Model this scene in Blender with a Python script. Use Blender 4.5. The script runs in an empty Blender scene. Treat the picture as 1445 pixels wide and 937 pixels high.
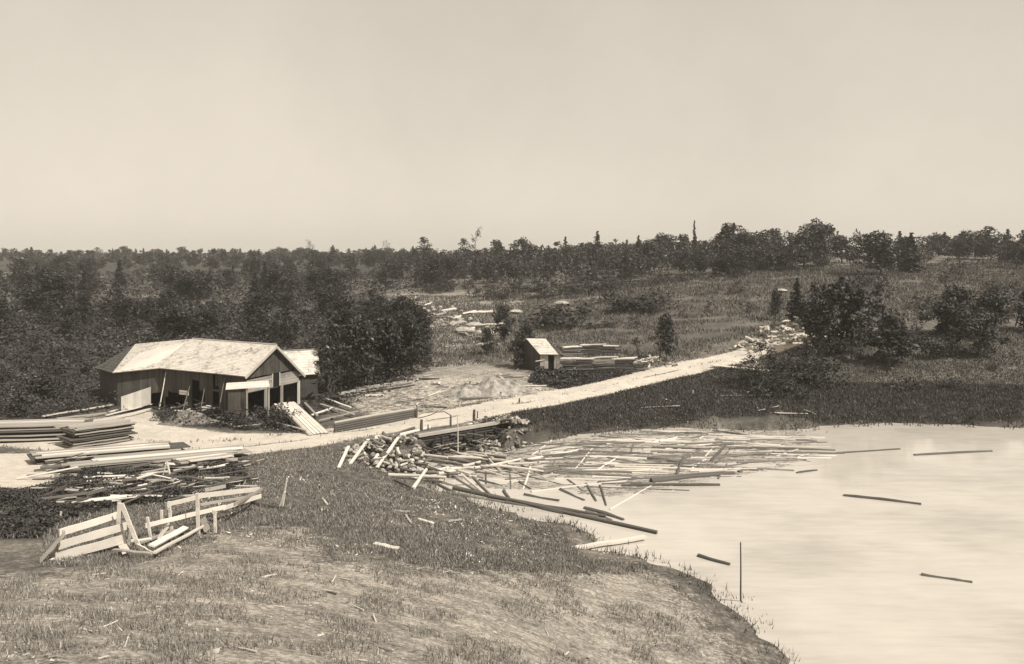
import bpy, math, random
import numpy as np
from mathutils import Vector, Matrix, Quaternion
random.seed(7); RNG = np.random.default_rng(11)
C = bpy.context.scene.collection
F = 1180.0; HX = 722.5; HY = 345.0; CH = 14.0        # focal length in photo pixels, centre column, eye level row, eye height
WZ = -1.5                                            # pond level

# ------------------------------------------------------------------ terrain
CP = [(60,700,1.5),(150,790,3.45),(300,790,3.7),(450,797,3.0),(600,790,2.0),(700,790,1.0),(300,740,2.8),(400,718,2.0),
 (500,700,1.1),(600,700,-.2),(550,740,1.3),(200,690,1.4),(60,640,.5),(150,640,.4),(330,650,.3),(500,650,0),(330,625,0),
 (100,600,0),(250,600,-.2),(-100,620,.3),(-100,700,1.8),(50,937,6.2),(400,937,5.2),(700,937,2.8),(900,937,.2),(600,860,2.8),(0,800,3.9),
 (345,590,-.5),(200,580,-.5),(430,580,-.5),(480,610,0),(600,600,0),(700,570,.1),(800,550,.2),(900,530,.5),(1000,510,1.0),
 (1070,495,1.5),(1200,480,2.2),(1445,480,2.5),(1000,560,.1),(1155,570,0),(1445,570,0),(900,575,-.2),
 (620,530,.2),(620,480,.8),(620,430,1.7),(480,540,0),(480,480,.7),(480,430,1.8),(300,460,.7),(100,540,-.2),(100,480,.5),
 (-100,480,.5),(300,400,2.3),(100,400,2.3),(-100,400,2.3),(50,375,4),(-200,375,4),(400,375,4),(620,390,4),(700,378,5.5),(800,375,6.5),
 (800,400,4.5),(800,450,2),(900,450,2.4),(900,400,5.5),(900,375,8),(1000,400,6.1),(1000,450,3),(1100,370,9.3),(1100,400,6.8),
 (1100,460,2.8),(1300,365,10.),(1300,400,7),(1300,440,4),(1500,365,10.),(1600,400,7),(1600,440,4)]
P = []
for px, py, z in CP:
    Y = (CH - z) * F / (py - HY); P.append(((px - HX) / F * Y, Y, z))
P += [(0,0,8),(-25,-5,9),(25,0,2),(-70,20,7),(70,20,-2),(60,45,-2),(-300,650,2),(0,650,2),(300,650,5),(-700,900,0),(0,900,0),(700,900,0),
      (-260,200,3),(260,160,8),(120,90,2.5)]
P = np.array(P, float)
def _k(d): return d
def _tps(P):
    n = len(P); S = 60.0
    d = np.hypot(P[:,None,0]-P[None,:,0], P[:,None,1]-P[None,:,1]) / S
    K = d + np.eye(n) * -0.02
    A = np.zeros((n+3, n+3)); A[:n,:n] = K; A[:n,n] = 1; A[:n,n+1] = P[:,0]/S; A[:n,n+2] = P[:,1]/S
    A[n,:n] = 1; A[n+1,:n] = P[:,0]/S; A[n+2,:n] = P[:,1]/S
    return np.linalg.solve(A, np.concatenate([P[:,2], [0,0,0]])), S
WTS, SS = _tps(P)
def base_z(x, y):
    x = np.asarray(x, float); y = np.asarray(y, float); r = np.zeros(x.shape)
    for i in range(len(P)): r += WTS[i] * np.sqrt((x-P[i,0])**2 + (y-P[i,1])**2 + 1.0) / SS
    return r + WTS[-3] + WTS[-2]*x/SS + WTS[-1]*y/SS
def at_level(px, py, z):
    Y = (CH - z) * F / (py - HY); return ((px-HX)/F*Y, Y, z)
def inside(poly, x, y):
    x = np.asarray(x, float); y = np.asarray(y, float); r = np.zeros(x.shape, bool); n = len(poly)
    for i in range(n):
        x1, y1 = poly[i][:2]; x2, y2 = poly[(i+1) % n][:2]
        c = ((y1 > y) != (y2 > y)); r ^= c & (x < (x2-x1)*(y-y1)/((y2-y1) or 1e-9)+x1)
    return r
def seg_dist(pts, x, y, closed=True):
    x = np.asarray(x, float); y = np.asarray(y, float); d = np.full(x.shape, 1e9); n = len(pts)
    for i in range(n if closed else n-1):
        x1, y1 = pts[i][:2]; x2, y2 = pts[(i+1) % n][:2]; L = (x2-x1)**2+(y2-y1)**2 + 1e-9
        t = np.clip(((x-x1)*(x2-x1)+(y-y1)*(y2-y1))/L, 0, 1)
        d = np.minimum(d, np.hypot(x-x1-t*(x2-x1), y-y1-t*(y2-y1)))
    return d
def sdist(poly, x, y):
    d = seg_dist(poly, x, y); return np.where(inside(poly, x, y), -d, d)
def vnoise(x, y, s, seed=0):
    x = np.asarray(x, float)/s + seed*17.31; y = np.asarray(y, float)/s + seed*9.7
    xi = np.floor(x); yi = np.floor(y); fx = x-xi; fy = y-yi; fx = fx*fx*(3-2*fx); fy = fy*fy*(3-2*fy)
    def h(a, b):
        v = np.sin(a*127.1 + b*311.7 + seed*74.7) * 43758.5453; return v - np.floor(v)
    return (h(xi,yi)*(1-fx)+h(xi+1,yi)*fx)*(1-fy) + (h(xi,yi+1)*(1-fx)+h(xi+1,yi+1)*fx)*fy
POND = [at_level(a, b, WZ) for a, b in [(745,628),(800,615),(870,608),(960,603),(1050,607),(1110,608),(1155,602),(1250,597),(1350,600),(1445,603),(1700,610),
  (3200,700),(3600,1300),(1350,1300),(1180,1050),(1110,930),(1050,868),(1000,833),(945,799),(900,785),(868,781),(838,779),(812,776),(835,768),(833,757),
  (810,745),(770,735),(715,722),(660,703),(612,692),(602,668),(597,648),(620,641),(650,634),(690,627),(715,634)]]
DAM_A = (-6.7, 61.7); DAM_B = (-1.4, 65.6)
def hz(x, y):
    x = np.asarray(x, float); y = np.asarray(y, float)
    b = base_z(x, y)
    amp = np.clip((y-12)/90, .12, 1.2)
    b = b + (vnoise(x,y,9,1)-.5)*.35*amp + (vnoise(x,y,3,2)-.5)*.16*amp + (vnoise(x,y,40,3)-.5)*1.2*np.clip((y-90)/100,0,1)
    s = sdist(POND, x, y) + (vnoise(x,y,2.2,5)-.5)*.9*np.clip((seg_dist([DAM_A,DAM_B],x,y,False)-1)/4,0,1)
    dd = seg_dist([DAM_A, DAM_B], x, y, False); s = s + (vnoise(x,y,.85,6)-.5)*.5*np.clip((dd-1)/4,0,1)
    slope = .16 + .5*np.clip((y-55)/20,0,1) + 6*np.clip(1-dd/5, 0, 1)
    bank = WZ + .03 + np.clip(s,0,None)*slope
    k = np.clip(s/10, 0, 1)
    out = np.where(s > 0, np.minimum(b*1.0, bank)*(1-k)+b*k, WZ - np.clip(-s*.35, .0, 1.6))
    out = np.where((s > 0) & (b < bank), np.maximum(b, WZ+.03+np.clip(s,0,1.0)*.08), out)
    return out
YS = np.concatenate([np.linspace(14, 60, 240), np.linspace(60.2, 140, 260), np.linspace(141, 700, 260)])
def G(px, py):
    """where the sight line of a photo pixel meets the ground"""
    X = (px-HX)/F*YS; Z = CH - (py-HY)/F*YS; T = hz(X, YS); i = np.argmax(Z <= T)
    if i == 0:
        return Vector((X[-1], YS[-1], T[-1])) if Z[-1] > T[-1] else Vector((X[0], YS[0], T[0]))
    a = (Z[i-1]-T[i-1]); b = (T[i]-Z[i]); t = a/(a+b+1e-9); Y = YS[i-1]+t*(YS[i]-YS[i-1]); x = (px-HX)/F*Y
    return Vector((x, Y, float(hz(np.array([x]), np.array([Y]))[0])))
def gz(x, y): return float(hz(np.array([x]), np.array([y]))[0])
def WP(px, py, z): return Vector(at_level(px, py, z))
def gpoly(pts): return [tuple(G(a, b)) for a, b in pts]

# ------------------------------------------------------------------ materials
TINT = (1.0, .915, .80)
def tone(v): return (v*TINT[0], v*TINT[1], v*TINT[2], 1)
class MT:
    def __init__(s, name):
        s.m = bpy.data.materials.new(name); s.m.use_nodes = True; s.t = s.m.node_tree; s.n = s.t.nodes; s.b = s.n['Principled BSDF']
        s.b.inputs['Specular IOR Level'].default_value = .25
    def N(s, typ, **k):
        o = s.n.new(typ)
        for a, v in k.items(): setattr(o, a, v)
        return o
    def L(s, a, b): s.t.links.new(a, b)
    def coord(s, kind='Object', scale=(1,1,1)):
        c = s.N('ShaderNodeTexCoord'); m = s.N('ShaderNodeMapping'); m.inputs['Scale'].default_value = scale
        s.L(c.outputs[kind], m.inputs['Vector']); return m.outputs[0]
    def noise(s, vec, sc, det=4, rough=.6):
        n = s.N('ShaderNodeTexNoise'); n.inputs['Scale'].default_value = sc; n.inputs['Detail'].default_value = det; n.inputs['Roughness'].default_value = rough
        s.L(vec, n.inputs['Vector']); return n.outputs['Fac']
    def ramp(s, fac, stops):
        r = s.N('ShaderNodeValToRGB'); e = r.color_ramp.elements
        while len(e) < len(stops): e.new(.5)
        for q, (p, v) in zip(e, stops): q.position = p; q.color = v if isinstance(v, tuple) else tone(v)
        s.L(fac, r.inputs[0]); return r.outputs[0]
    def math(s, op, a, b=None, c=None, clamp=False):
        n = s.N('ShaderNodeMath', operation=op); n.use_clamp = clamp
        for i, v in enumerate((a, b, c)):
            if v is None: continue
            if isinstance(v, (int, float)): n.inputs[i].default_value = v
            else: s.L(v, n.inputs[i])
        return n.outputs[0]
    def mix(s, f, a, b, mode='MIX'):
        n = s.N('ShaderNodeMix', data_type='RGBA', blend_type=mode)
        if isinstance(f, (int, float)): n.inputs[0].default_value = f
        else: s.L(f, n.inputs[0])
        for i, v in ((6, a), (7, b)):
            if isinstance(v, tuple): n.inputs[i].default_value = v
            else: s.L(v, n.inputs[i])
        return n.outputs[2]
    def bump(s, h, st=.5, dist=.05):
        b = s.N('ShaderNodeBump'); b.inputs['Strength'].default_value = st; b.inputs['Distance'].default_value = dist
        s.L(h, b.inputs['Height']); s.L(b.outputs[0], s.b.inputs['Normal'])
    def base(s, c, rough=.9):
        s.L(c, s.b.inputs['Base Color']); s.b.inputs['Roughness'].default_value = rough; return s.m
def wood(name, lo, hi, grain=(1.2,14,14), worn=.25):
    m = MT(name); v = m.coord('Object', grain); g = m.noise(v, 2.2, 5); ge = m.N('ShaderNodeNewGeometry'); oi = m.N('ShaderNodeObjectInfo')
    big = m.noise(m.coord('Object', (1,1,1)), 1.3, 3)
    f = m.math('ADD', m.math('MULTIPLY', g, .45), m.math('MULTIPLY', ge.outputs['Random Per Island'], .3))
    f = m.math('ADD', f, m.math('MULTIPLY', oi.outputs['Random'], .3)); f = m.math('ADD', f, m.math('MULTIPLY', m.math('SUBTRACT', big, .5), .5))
    c = m.ramp(f, [(.12, lo*.7), (.4, (lo+hi)/2), (.85, hi)]); m.bump(g, .4, .02); return m.base(c, .88)
M = {}
M['pale'] = wood('pale_sawn_wood', .34, .72)
M['mid'] = wood('weathered_wood', .14, .42)
M['dark'] = wood('dark_old_wood', .025, .13)
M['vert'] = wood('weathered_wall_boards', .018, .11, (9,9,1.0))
M['wet'] = wood('wet_dam_timber', .008, .06, (1.2,8,8))  # near-black wood; shade of dam face and pile fronts put into the colour
M['vertpale'] = wood('pale_wall_boards', .2, .6, (9,9,1.0))
M['bark'] = wood('log_bark', .03, .2, (1.2,8,8))
M['barkpale'] = wood('peeled_log_wood', .2, .66, (1.0,6,6))
def shingle():
    m = MT('weathered_shingles'); ge = m.N('ShaderNodeNewGeometry')
    n1 = m.noise(m.coord('Object'), .9, 5, .65); n2 = m.noise(m.coord('Object'), 9, 3, .7)
    f = m.math('ADD', m.math('MULTIPLY', ge.outputs['Random Per Island'], .22), m.math('MULTIPLY', n1, .85)); f = m.math('ADD', f, m.math('MULTIPLY', n2, .25))
    c = m.ramp(f, [(.38, .1), (.5, .34), (.62, .52), (.9, .62)]); m.bump(n2, .5, .03); return m.base(c, .85)
M['shingle'] = shingle()
def leaf(name, lo, mid, hi):
    m = MT(name); ge = m.N('ShaderNodeNewGeometry'); oi = m.N('ShaderNodeObjectInfo')
    n = m.noise(m.coord('Object'), 1.1, 2)
    f = m.math('ADD', m.math('MULTIPLY', ge.outputs['Random Per Island'], .6), m.math('MULTIPLY', n, .3)); f = m.math('ADD', f, m.math('MULTIPLY', oi.outputs['Random'], .16))
    c = m.ramp(f, [(.1, lo), (.62, mid), (.86, mid*1.7), (.95, hi)]); m.b.inputs['Specular IOR Level'].default_value = .3  # brightest stop paints sun glints on random leaves
    return m.base(c, .55)
M['leaf'] = leaf('broadleaf_foliage', .012, .03, .32)
M['needle'] = leaf('conifer_needles', .014, .03, .12)
M['brush'] = leaf('brush_leaves', .016, .042, .42)
M['darkgrass'] = leaf('dark_bank_grass', .04, .08, .26)
M['meadow'] = leaf('meadow_grass_blades', .05, .1, .3)
M['grass'] = leaf('dry_grass_blades', .08, .19, .5)
def plain(name, lo, hi, sc=6):
    m = MT(name); n = m.noise(m.coord('Object'), sc, 5); m.bump(n, .6, .05); return m.base(m.ramp(n, [(.3, lo), (.7, hi)]), .9)
M['trunk'] = plain('tree_bark', .03, .1)
M['stone'] = plain('grey_stone', .2, .5, 3)
M['void'] = plain('dark_doorway_boards', .006, .015)  # near-black; the darkness inside openings is put into the colour
def ground_mat():
    m = MT('ground_soil_grass_and_sand')
    at = m.N('ShaderNodeVertexColor'); at.layer_name = 'zone'; sp = m.N('ShaderNodeSeparateColor'); m.L(at.outputs[0], sp.inputs[0])
    co = m.coord('Object'); n0 = m.noise(co, .25, 5, .6); n1 = m.noise(co, 1.6, 6, .72); n2 = m.noise(co, 7, 4, .7); n3 = m.noise(co, 22, 3, .7)
    st = m.noise(m.coord('Object', (.8, 1.5, 1)), 1.0, 8, .75)
    f = m.math('ADD', m.math('MULTIPLY', n1, .5), m.math('MULTIPLY', n2, .5))
    grass = m.ramp(m.math('ADD', m.math('MULTIPLY', f, .75), m.math('MULTIPLY', n0, .25)), [(.34, .035), (.46, .095), (.54, .19), (.64, .42)])
    sand = m.ramp(m.math('ADD', m.math('MULTIPLY', n1, .55), m.math('MULTIPLY', n3, .45)), [(.3, .34), (.5, .6), (.66, .7)])
    dry = m.ramp(m.math('ADD', m.math('MULTIPLY', st, .5), m.math('MULTIPLY', n2, .5)), [(.36, .09), (.5, .28), (.62, .55)])
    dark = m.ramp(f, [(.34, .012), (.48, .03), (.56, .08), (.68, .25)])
    def mask(o, w=.9):
        e = m.math('ADD', o, m.math('MULTIPLY', m.math('SUBTRACT', f, .5), w)); r = m.N('ShaderNodeMapRange'); r.interpolation_type = 'SMOOTHSTEP'
        r.inputs[1].default_value = .36; r.inputs[2].default_value = .64; m.L(e, r.inputs[0]); return r.outputs[0]
    c = m.mix(mask(sp.outputs[2], 1.2), grass, dark); c = m.mix(mask(sp.outputs[1], 1.6), c, dry); c = m.mix(mask(sp.outputs[0], 1.5), c, sand)
    c = m.mix(.35, c, m.ramp(n0, [(.3, .35), (.7, 1.0)]), 'MULTIPLY')
    hgt = m.math('ADD', n2, m.math('MULTIPLY', n3, .4)); m.bump(hgt, .7, .12); return m.base(c, .95)
M['ground'] = ground_mat()
def water_mat():
    m = MT('silty_pond_water'); co = m.coord('Object', (.5,1.6,1)); n = m.noise(co, 1.4, 3); big = m.noise(m.coord('Object'), .12, 3)
    m.bump(n, .25, .03); fine = m.noise(m.coord('Object', (.4,2.2,1)), .9, 6, .7); c = m.ramp(m.math('ADD', m.math('MULTIPLY', big, .6), m.math('MULTIPLY', fine, .4)), [(.36, .36), (.5, .45), (.62, .5)]); m.b.inputs['IOR'].default_value = 1.33; m.b.inputs['Specular IOR Level'].default_value = .5  # pale silt colour also holds the brightness of reflected sky
    return m.base(c, .07)
M['water'] = water_mat()

# ------------------------------------------------------------------ mesh building
ORI = {}
class MB:
    def __init__(s): s.v = []; s.f = []
    def add(s, vs, fs):
        n = len(s.v); s.v += [tuple(v) for v in vs]; s.f += [tuple(i+n for i in f) for f in fs]
    def hexa(s, p):                                   # 8 points, bottom ring then top ring
        s.add(p, [(3,2,1,0),(4,5,6,7),(0,1,5,4),(1,2,6,5),(2,3,7,6),(3,0,4,7)])
    def beam(s, a, b, w, h, up=(0,0,1)):
        a = Vector(a); b = Vector(b); d = (b-a).normalized(); u = Vector(up); r = d.cross(u)
        if r.length < 1e-3: r = d.cross(Vector((1,0,0)))
        r.normalize(); u = r.cross(d); r = r*w/2; u = u*h/2
        s.hexa([a-r-u, a+r-u, b+r-u, b-r-u, a-r+u, a+r+u, b+r+u, b-r+u])
    def tube(s, pts, rad, n=7):
        k = len(s.v); m = len(pts); prev = None
        for i, p in enumerate(pts):
            p = Vector(p); d = (Vector(pts[min(i+1,m-1)])-Vector(pts[max(i-1,0)])).normalized()
            a = d.cross(Vector((0,0,1)) if abs(d.z) < .9 else Vector((1,0,0))).normalized() if prev is None else (prev-d*prev.dot(d)).normalized()
            prev = a; b = d.cross(a)
            for j in range(n):
                t = 2*math.pi*j/n; s.v.append(tuple(p+(a*math.cos(t)+b*math.sin(t))*rad[i]))
        for i in range(m-1):
            for j in range(n):
                s.f.append((k+i*n+j, k+i*n+(j+1)%n, k+(i+1)*n+(j+1)%n, k+(i+1)*n+j))
        s.f.append(tuple(k+j for j in range(n))[::-1]); s.f.append(tuple(k+(m-1)*n+j for j in range(n)))
    def mesh(s, name, off=(0,0,0)):
        me = bpy.data.meshes.new(name); me.from_pydata([(x-off[0],y-off[1],z-off[2]) for x,y,z in s.v], [], s.f); me.update(); return me
def link(o, parent=None):
    C.objects.link(o)
    if parent is not None: o.parent = parent
    return o
def tag(o, label=None, cat=None, group=None, kind=None):
    if label: o['label'] = label
    if cat: o['category'] = cat
    if group: o['group'] = group
    if kind: o['kind'] = kind
    return o
def root(name, loc, label, cat, group=None):
    o = bpy.data.objects.new(name, None); o.location = loc; o.empty_display_size = .3; ORI[o.name] = Vector(loc); link(o); return tag(o, label, cat, group)
def part(name, mb, mat, parent, label=None):
    off = ORI[parent.name]; o = bpy.data.objects.new(name, mb.mesh(name, off)); o.data.materials.append(M[mat] if isinstance(mat, str) else mat)
    link(o, parent); ORI[o.name] = off; return tag(o, label)
def single(name, mb, mat, loc, label, cat, group=None):
    o = bpy.data.objects.new(name, mb.mesh(name, loc)); o.location = loc; o.data.materials.append(M[mat]); link(o); ORI[o.name] = Vector(loc)
    return tag(o, label, cat, group)
def np_mesh(name, V, Fq, mat, smooth=False):
    me = bpy.data.meshes.new(name); n = len(V); k = Fq.shape[1]; m = len(Fq)
    me.vertices.add(n); me.vertices.foreach_set('co', V.astype(np.float32).ravel())
    me.loops.add(m*k); me.loops.foreach_set('vertex_index', Fq.astype(np.int32).ravel())
    me.polygons.add(m); me.polygons.foreach_set('loop_start', (np.arange(m)*k).astype(np.int32)); me.polygons.foreach_set('loop_total', np.full(m, k, np.int32))
    if smooth: me.polygons.foreach_set('use_smooth', np.ones(m, bool))
    me.update(calc_edges=True); me.validate(); me.materials.append(mat); return me

# ------------------------------------------------------------------ ground, road, pond
rows = np.concatenate([np.linspace(2, 30, 60)[:-1], np.geomspace(30, 130, 420)[:-1], np.geomspace(130, 420, 150)[:-1], np.geomspace(420, 1500, 30)])
cols = np.tan(np.linspace(-.95, .95, 700)); cols = cols/cols.max()*1.15
Xg = cols[None,:]*(rows[:,None]+16); Yg = np.repeat(rows[:,None], len(cols), 1); Zg = hz(Xg, Yg)
ROADL = gpoly([(-260,600),(52,622),(120,628),(200,636),(330,632),(420,622),(480,611),(560,599),(600,594),(640,588),(700,575),(760,565),(800,556),(860,544),(900,535),(950,524),(1000,512),(1040,503),(1072,495),(1110,480),(1180,468)])
YARD = gpoly([(40,600),(110,596),(170,586),(210,578),(235,600),(330,612),(460,612),(450,622),(330,640),(190,632),(60,615)])
YARD2 = gpoly([(470,568),(520,545),(590,530),(650,528),(740,540),(800,548),(760,566),(680,573),(590,590),(500,600),(505,585)])
SANDL = gpoly([(-60,640),(60,640),(80,660),(75,680),(40,688),(-60,690)])
def wpts(l): return [(p[0], p[1]) for p in l]
def soft(s, w): return np.clip(.5 - s/w, 0, 1)
road_d = seg_dist(ROADL, Xg, Yg, False)
tw = np.interp(Yg, [55, 62, 80, 120], [2.7, 2.3, 2.4, 2.3])
road = soft(road_d-tw, 1.5)
rut = (np.exp(-(road_d/.3)**2)*.62*np.clip(vnoise(Xg,Yg,3,9)*2-.4,0,1) + np.exp(-((road_d-.95)/.16)**2)*.3*vnoise(Xg,Yg,2,10))
sand = np.maximum.reduce([road, soft(sdist(YARD, Xg, Yg), 1.6), soft(sdist(YARD2, Xg, Yg), 2.5)*.47, soft(sdist(SANDL, Xg, Yg), 1.5)]) - rut
BEACH = gpoly([(-300,800),(60,812),(230,770),(330,745),(440,742),(470,790),(640,800),(900,800),(940,815),(1000,870),(1080,960),(1250,1200),(-300,1200)])
beach = soft(sdist(BEACH, Xg, Yg), 5)
CLEAR = gpoly([(470,425),(560,412),(700,408),(760,420),(700,470),(650,500),(620,520),(560,535),(600,500),(560,450),(480,455)])
FIELD1 = gpoly([(-80,386),(110,382),(150,392),(80,402),(-80,408)])
YARD3 = gpoly([(560,530),(650,505),(720,520),(790,540),(800,552),(740,560),(600,560)])
dry = np.maximum.reduce([beach*.85, soft(sdist(CLEAR, Xg, Yg), 8)*.62, soft(sdist(FIELD1, Xg, Yg), 20)*.9, soft(sdist(YARD3, Xg, Yg), 4)*.8])
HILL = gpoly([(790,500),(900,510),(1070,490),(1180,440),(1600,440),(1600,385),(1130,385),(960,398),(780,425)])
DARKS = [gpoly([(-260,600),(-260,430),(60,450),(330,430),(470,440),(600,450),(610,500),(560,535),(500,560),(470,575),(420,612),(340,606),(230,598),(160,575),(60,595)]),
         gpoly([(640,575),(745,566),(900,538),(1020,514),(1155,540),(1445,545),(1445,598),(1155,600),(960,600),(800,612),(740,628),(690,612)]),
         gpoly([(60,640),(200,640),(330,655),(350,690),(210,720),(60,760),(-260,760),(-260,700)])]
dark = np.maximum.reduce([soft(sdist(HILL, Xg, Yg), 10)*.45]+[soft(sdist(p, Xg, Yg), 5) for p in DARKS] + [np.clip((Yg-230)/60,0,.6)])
nR, nC = Xg.shape; idx = np.arange(nR*nC).reshape(nR, nC)
quads = np.stack([idx[:-1,:-1], idx[:-1,1:], idx[1:,1:], idx[1:,:-1]], -1).reshape(-1, 4)
VV = np.stack([Xg, Yg, Zg], -1).reshape(-1, 3); col = np.stack([sand, dry, dark, np.ones_like(sand)], -1).reshape(-1, 4)
rm = (road > .5).ravel()[quads].mean(1) > .5
sm = ((sand > .5) & (road <= .5)).ravel()[quads].mean(1) > .5
for nm, sel in (('ground', ~rm & ~sm), ('road', rm), ('sandy_yard', sm & ~rm)):
    q = quads[sel]; u, inv = np.unique(q.ravel(), return_inverse=True)
    me = np_mesh(nm, VV[u], inv.reshape(-1, 4), M['ground'], True)
    ca = me.color_attributes.new('zone', 'FLOAT_COLOR', 'POINT'); ca.data.foreach_set('color', col[u].astype(np.float32).ravel())
    tag(link(bpy.data.objects.new(nm, me)), kind='structure')
pw = np.array(POND); x0, x1, y0, y1 = pw[:,0].min()-1, min(pw[:,0].max(), 150)+1, 12, pw[:,1].max()+1
wv = np.array([(-9,y0,WZ),(x1,y0,WZ),(x1,y1,WZ),(-9,y1,WZ)])
me = np_mesh('pond_water', wv, np.array([[0,1,2,3]]), M['water']); tag(link(bpy.data.objects.new('pond_water', me)), kind='structure')

# ------------------------------------------------------------------ leaf clouds
def leaves(pts, size, up=.5, rng=RNG, elong=1.5):
    n = len(pts); nr = rng.normal(size=(n,3)); nr[:,2] = np.abs(nr[:,2])+up; nr /= np.linalg.norm(nr, axis=1)[:,None]
    a = np.cross(nr, rng.normal(size=(n,3))); a /= np.linalg.norm(a, axis=1)[:,None]; b = np.cross(nr, a)
    s = (size*rng.uniform(.55, 1.35, n))[:,None]; e = elong
    V = np.stack([pts-a*s*e*.5, pts+b*s*.5*.8+a*s*.1, pts+a*s*e*.5, pts-b*s*.5*.8-a*s*.1], 1).reshape(-1, 3)
    return V, np.arange(4*n).reshape(-1, 4)
def blob_pts(cs, rs, per, rng, flat=.8):
    out = []
    for c, r in zip(cs, rs):
        k = max(6, int(per*r*r)); d = rng.normal(size=(k,3)); d /= np.linalg.norm(d, axis=1)[:,None]
        rr = r*rng.uniform(.35, 1.12, k)[:,None]**.6; d[:,2] *= flat; out.append(c+d*rr)
    return np.concatenate(out)
def limb(mb, a, b, r0, r1, rng, n=4, wob=.12, sides=6):
    a = np.array(a); b = np.array(b); L = np.linalg.norm(b-a); pts = []
    for i in range(n+1):
        t = i/n; p = a+(b-a)*t; 
        if 0 < i < n: p = p+rng.normal(size=3)*L*wob*.4
        pts.append(tuple(p))
    mb.tube(pts, [r0+(r1-r0)*i/n for i in range(n+1)], sides)
def broadleaf(seed, H=8, R=3, base=.22, nb=26, leafs=.30, per=60, irregular=.35, narrow=0):
    rng = np.random.default_rng(seed); cs = []; rs = []; tr = MB(); top = (rng.normal()*.3, rng.normal()*.3, H*.82)
    limb(tr, (0,0,-.4), top, .035*H*.55, .02, rng, 6, .06)
    for i in range(nb):
        t = base+(1-base)*rng.beta(1.7, 1.5); w = R*np.sin(np.pi*min(1,(t-base)/(1-base)*.86+.12))**.7
        a = rng.uniform(0, 2*np.pi); d = w*rng.uniform(.25, 1)*(1+rng.normal()*irregular*.5)
        c = np.array([np.cos(a)*d, np.sin(a)*d, H*t*.93]); cs.append(c); rs.append(R*rng.uniform(.16, .38))
        if i % 2 == 0: limb(tr, (top[0]*t*.6, top[1]*t*.6, H*max(.12, t-.28)), tuple(c), .012*H*.55, .01, rng, 3, .1, 5)
    pts = blob_pts(cs, rs, per, rng); return pts, tr, leafs
def conifer(seed, H=9, R=2.0, leafs=.26, gap=.1):
    rng = np.random.default_rng(seed); tr = MB(); limb(tr, (0,0,-.4), (rng.normal()*.1,0,H*.99), .022*H, .012, rng, 6, .015); out = []
    z = H*.1
    while z < H*.99:
        t = z/H; w = R*(1-t)**.8*rng.uniform(.75, 1.1)+.07; nbr = int(5+6*(1-t))
        for k in range(nbr):
            if rng.random() < gap: continue
            a = rng.uniform(0, 2*np.pi); L = w*rng.uniform(.6, 1.15); m = int(8+22*L); s = rng.uniform(.08, 1, m)
            q = np.stack([np.cos(a)*L*s, np.sin(a)*L*s, z-.28*L*s+.1*L*s*s], 1)+rng.normal(size=(m,3))*np.array([.13,.13,.07])*(.5+L*.5); out.append(q)
            if L > .5: tr.tube([(0,0,z), (np.cos(a)*L*.8, np.sin(a)*L*.8, z-.2*L)], [.03,.01], 4)
        z += H*.035*rng.uniform(.8, 1.2)
    return np.concatenate(out), tr, leafs
def bush(seed, H=2.6, R=2.0, nb=14, leafs=.24, per=70):
    rng = np.random.default_rng(seed); cs = []; rs = []; tr = MB()
    for i in range(nb):
        a = rng.uniform(0, 2*np.pi); d = R*np.sqrt(rng.random())*.85; h = H*rng.uniform(.2, .95)*(1-.45*(d/R)**2)
        c = np.array([np.cos(a)*d, np.sin(a)*d, h]); cs.append(c); rs.append(R*rng.uniform(.18, .38))
        limb(tr, (c[0]*.15, c[1]*.15, -.2), tuple(c), .03, .008, rng, 3, .12, 4)
    return blob_pts(cs, rs, per, rng), tr, leafs
def sparse(seed, H=10, R=2.2):
    rng = np.random.default_rng(seed); tr = MB(); limb(tr, (0,0,-.4), (.3,0,H*.95), .16, .03, rng, 7, .04); out = []
    for i in range(16):
        t = rng.uniform(.35, 1); a = rng.uniform(0, 2*np.pi); L = R*rng.uniform(.3, 1)*(1.2-t*.5); e = np.array([np.cos(a)*L, np.sin(a)*L, H*t+L*.35])
        limb(tr, (.3*t, 0, H*t*.92), tuple(e), .05, .012, rng, 3, .1, 5)
        if rng.random() < .75: m = 26; out.append(e+rng.normal(size=(m,3))*.4)
    return np.concatenate(out), tr, .28
PROTO = {}
def mkproto(key, gen, mat, up=.5):
    pts, tr, ls = gen; V, Q = leaves(pts, ls, up); PROTO[key] = (np_mesh('crown', V, Q, M[mat]), tr.mesh('trunk'), float(pts[:,2].max()))
    PROTO[key][1].materials.append(M['trunk'])
for i in range(5): mkproto(('tree', i), broadleaf(20+i, 8, 2.7+.25*i, .08+.03*i, 34+3*i, .32, 90), 'leaf')
for i in range(3): mkproto(('sapling', i), broadleaf(40+i, 5, 1.1+.2*i, .12, 16, .22, 130), 'leaf')
for i in range(4): mkproto(('conifer', i), conifer(60+i, 9, 1.7+.25*i), 'needle', .2)
for i in range(5): mkproto(('bush', i), bush(80+i, 2.3+.3*i, 1.7+.2*i, 12+2*i), 'brush' if i % 2 else 'leaf')
for i in range(3): mkproto(('sparse', i), sparse(100+i), 'leaf')
NAMES = {'tree': 'broadleaf_tree', 'sapling': 'young_tree', 'conifer': 'conifer_tree', 'bush': 'bush', 'sparse': 'sparse_tree'}
CATS = {'tree': 'tree', 'sapling': 'tree', 'conifer': 'tree', 'bush': 'bush', 'sparse': 'tree'}
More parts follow.
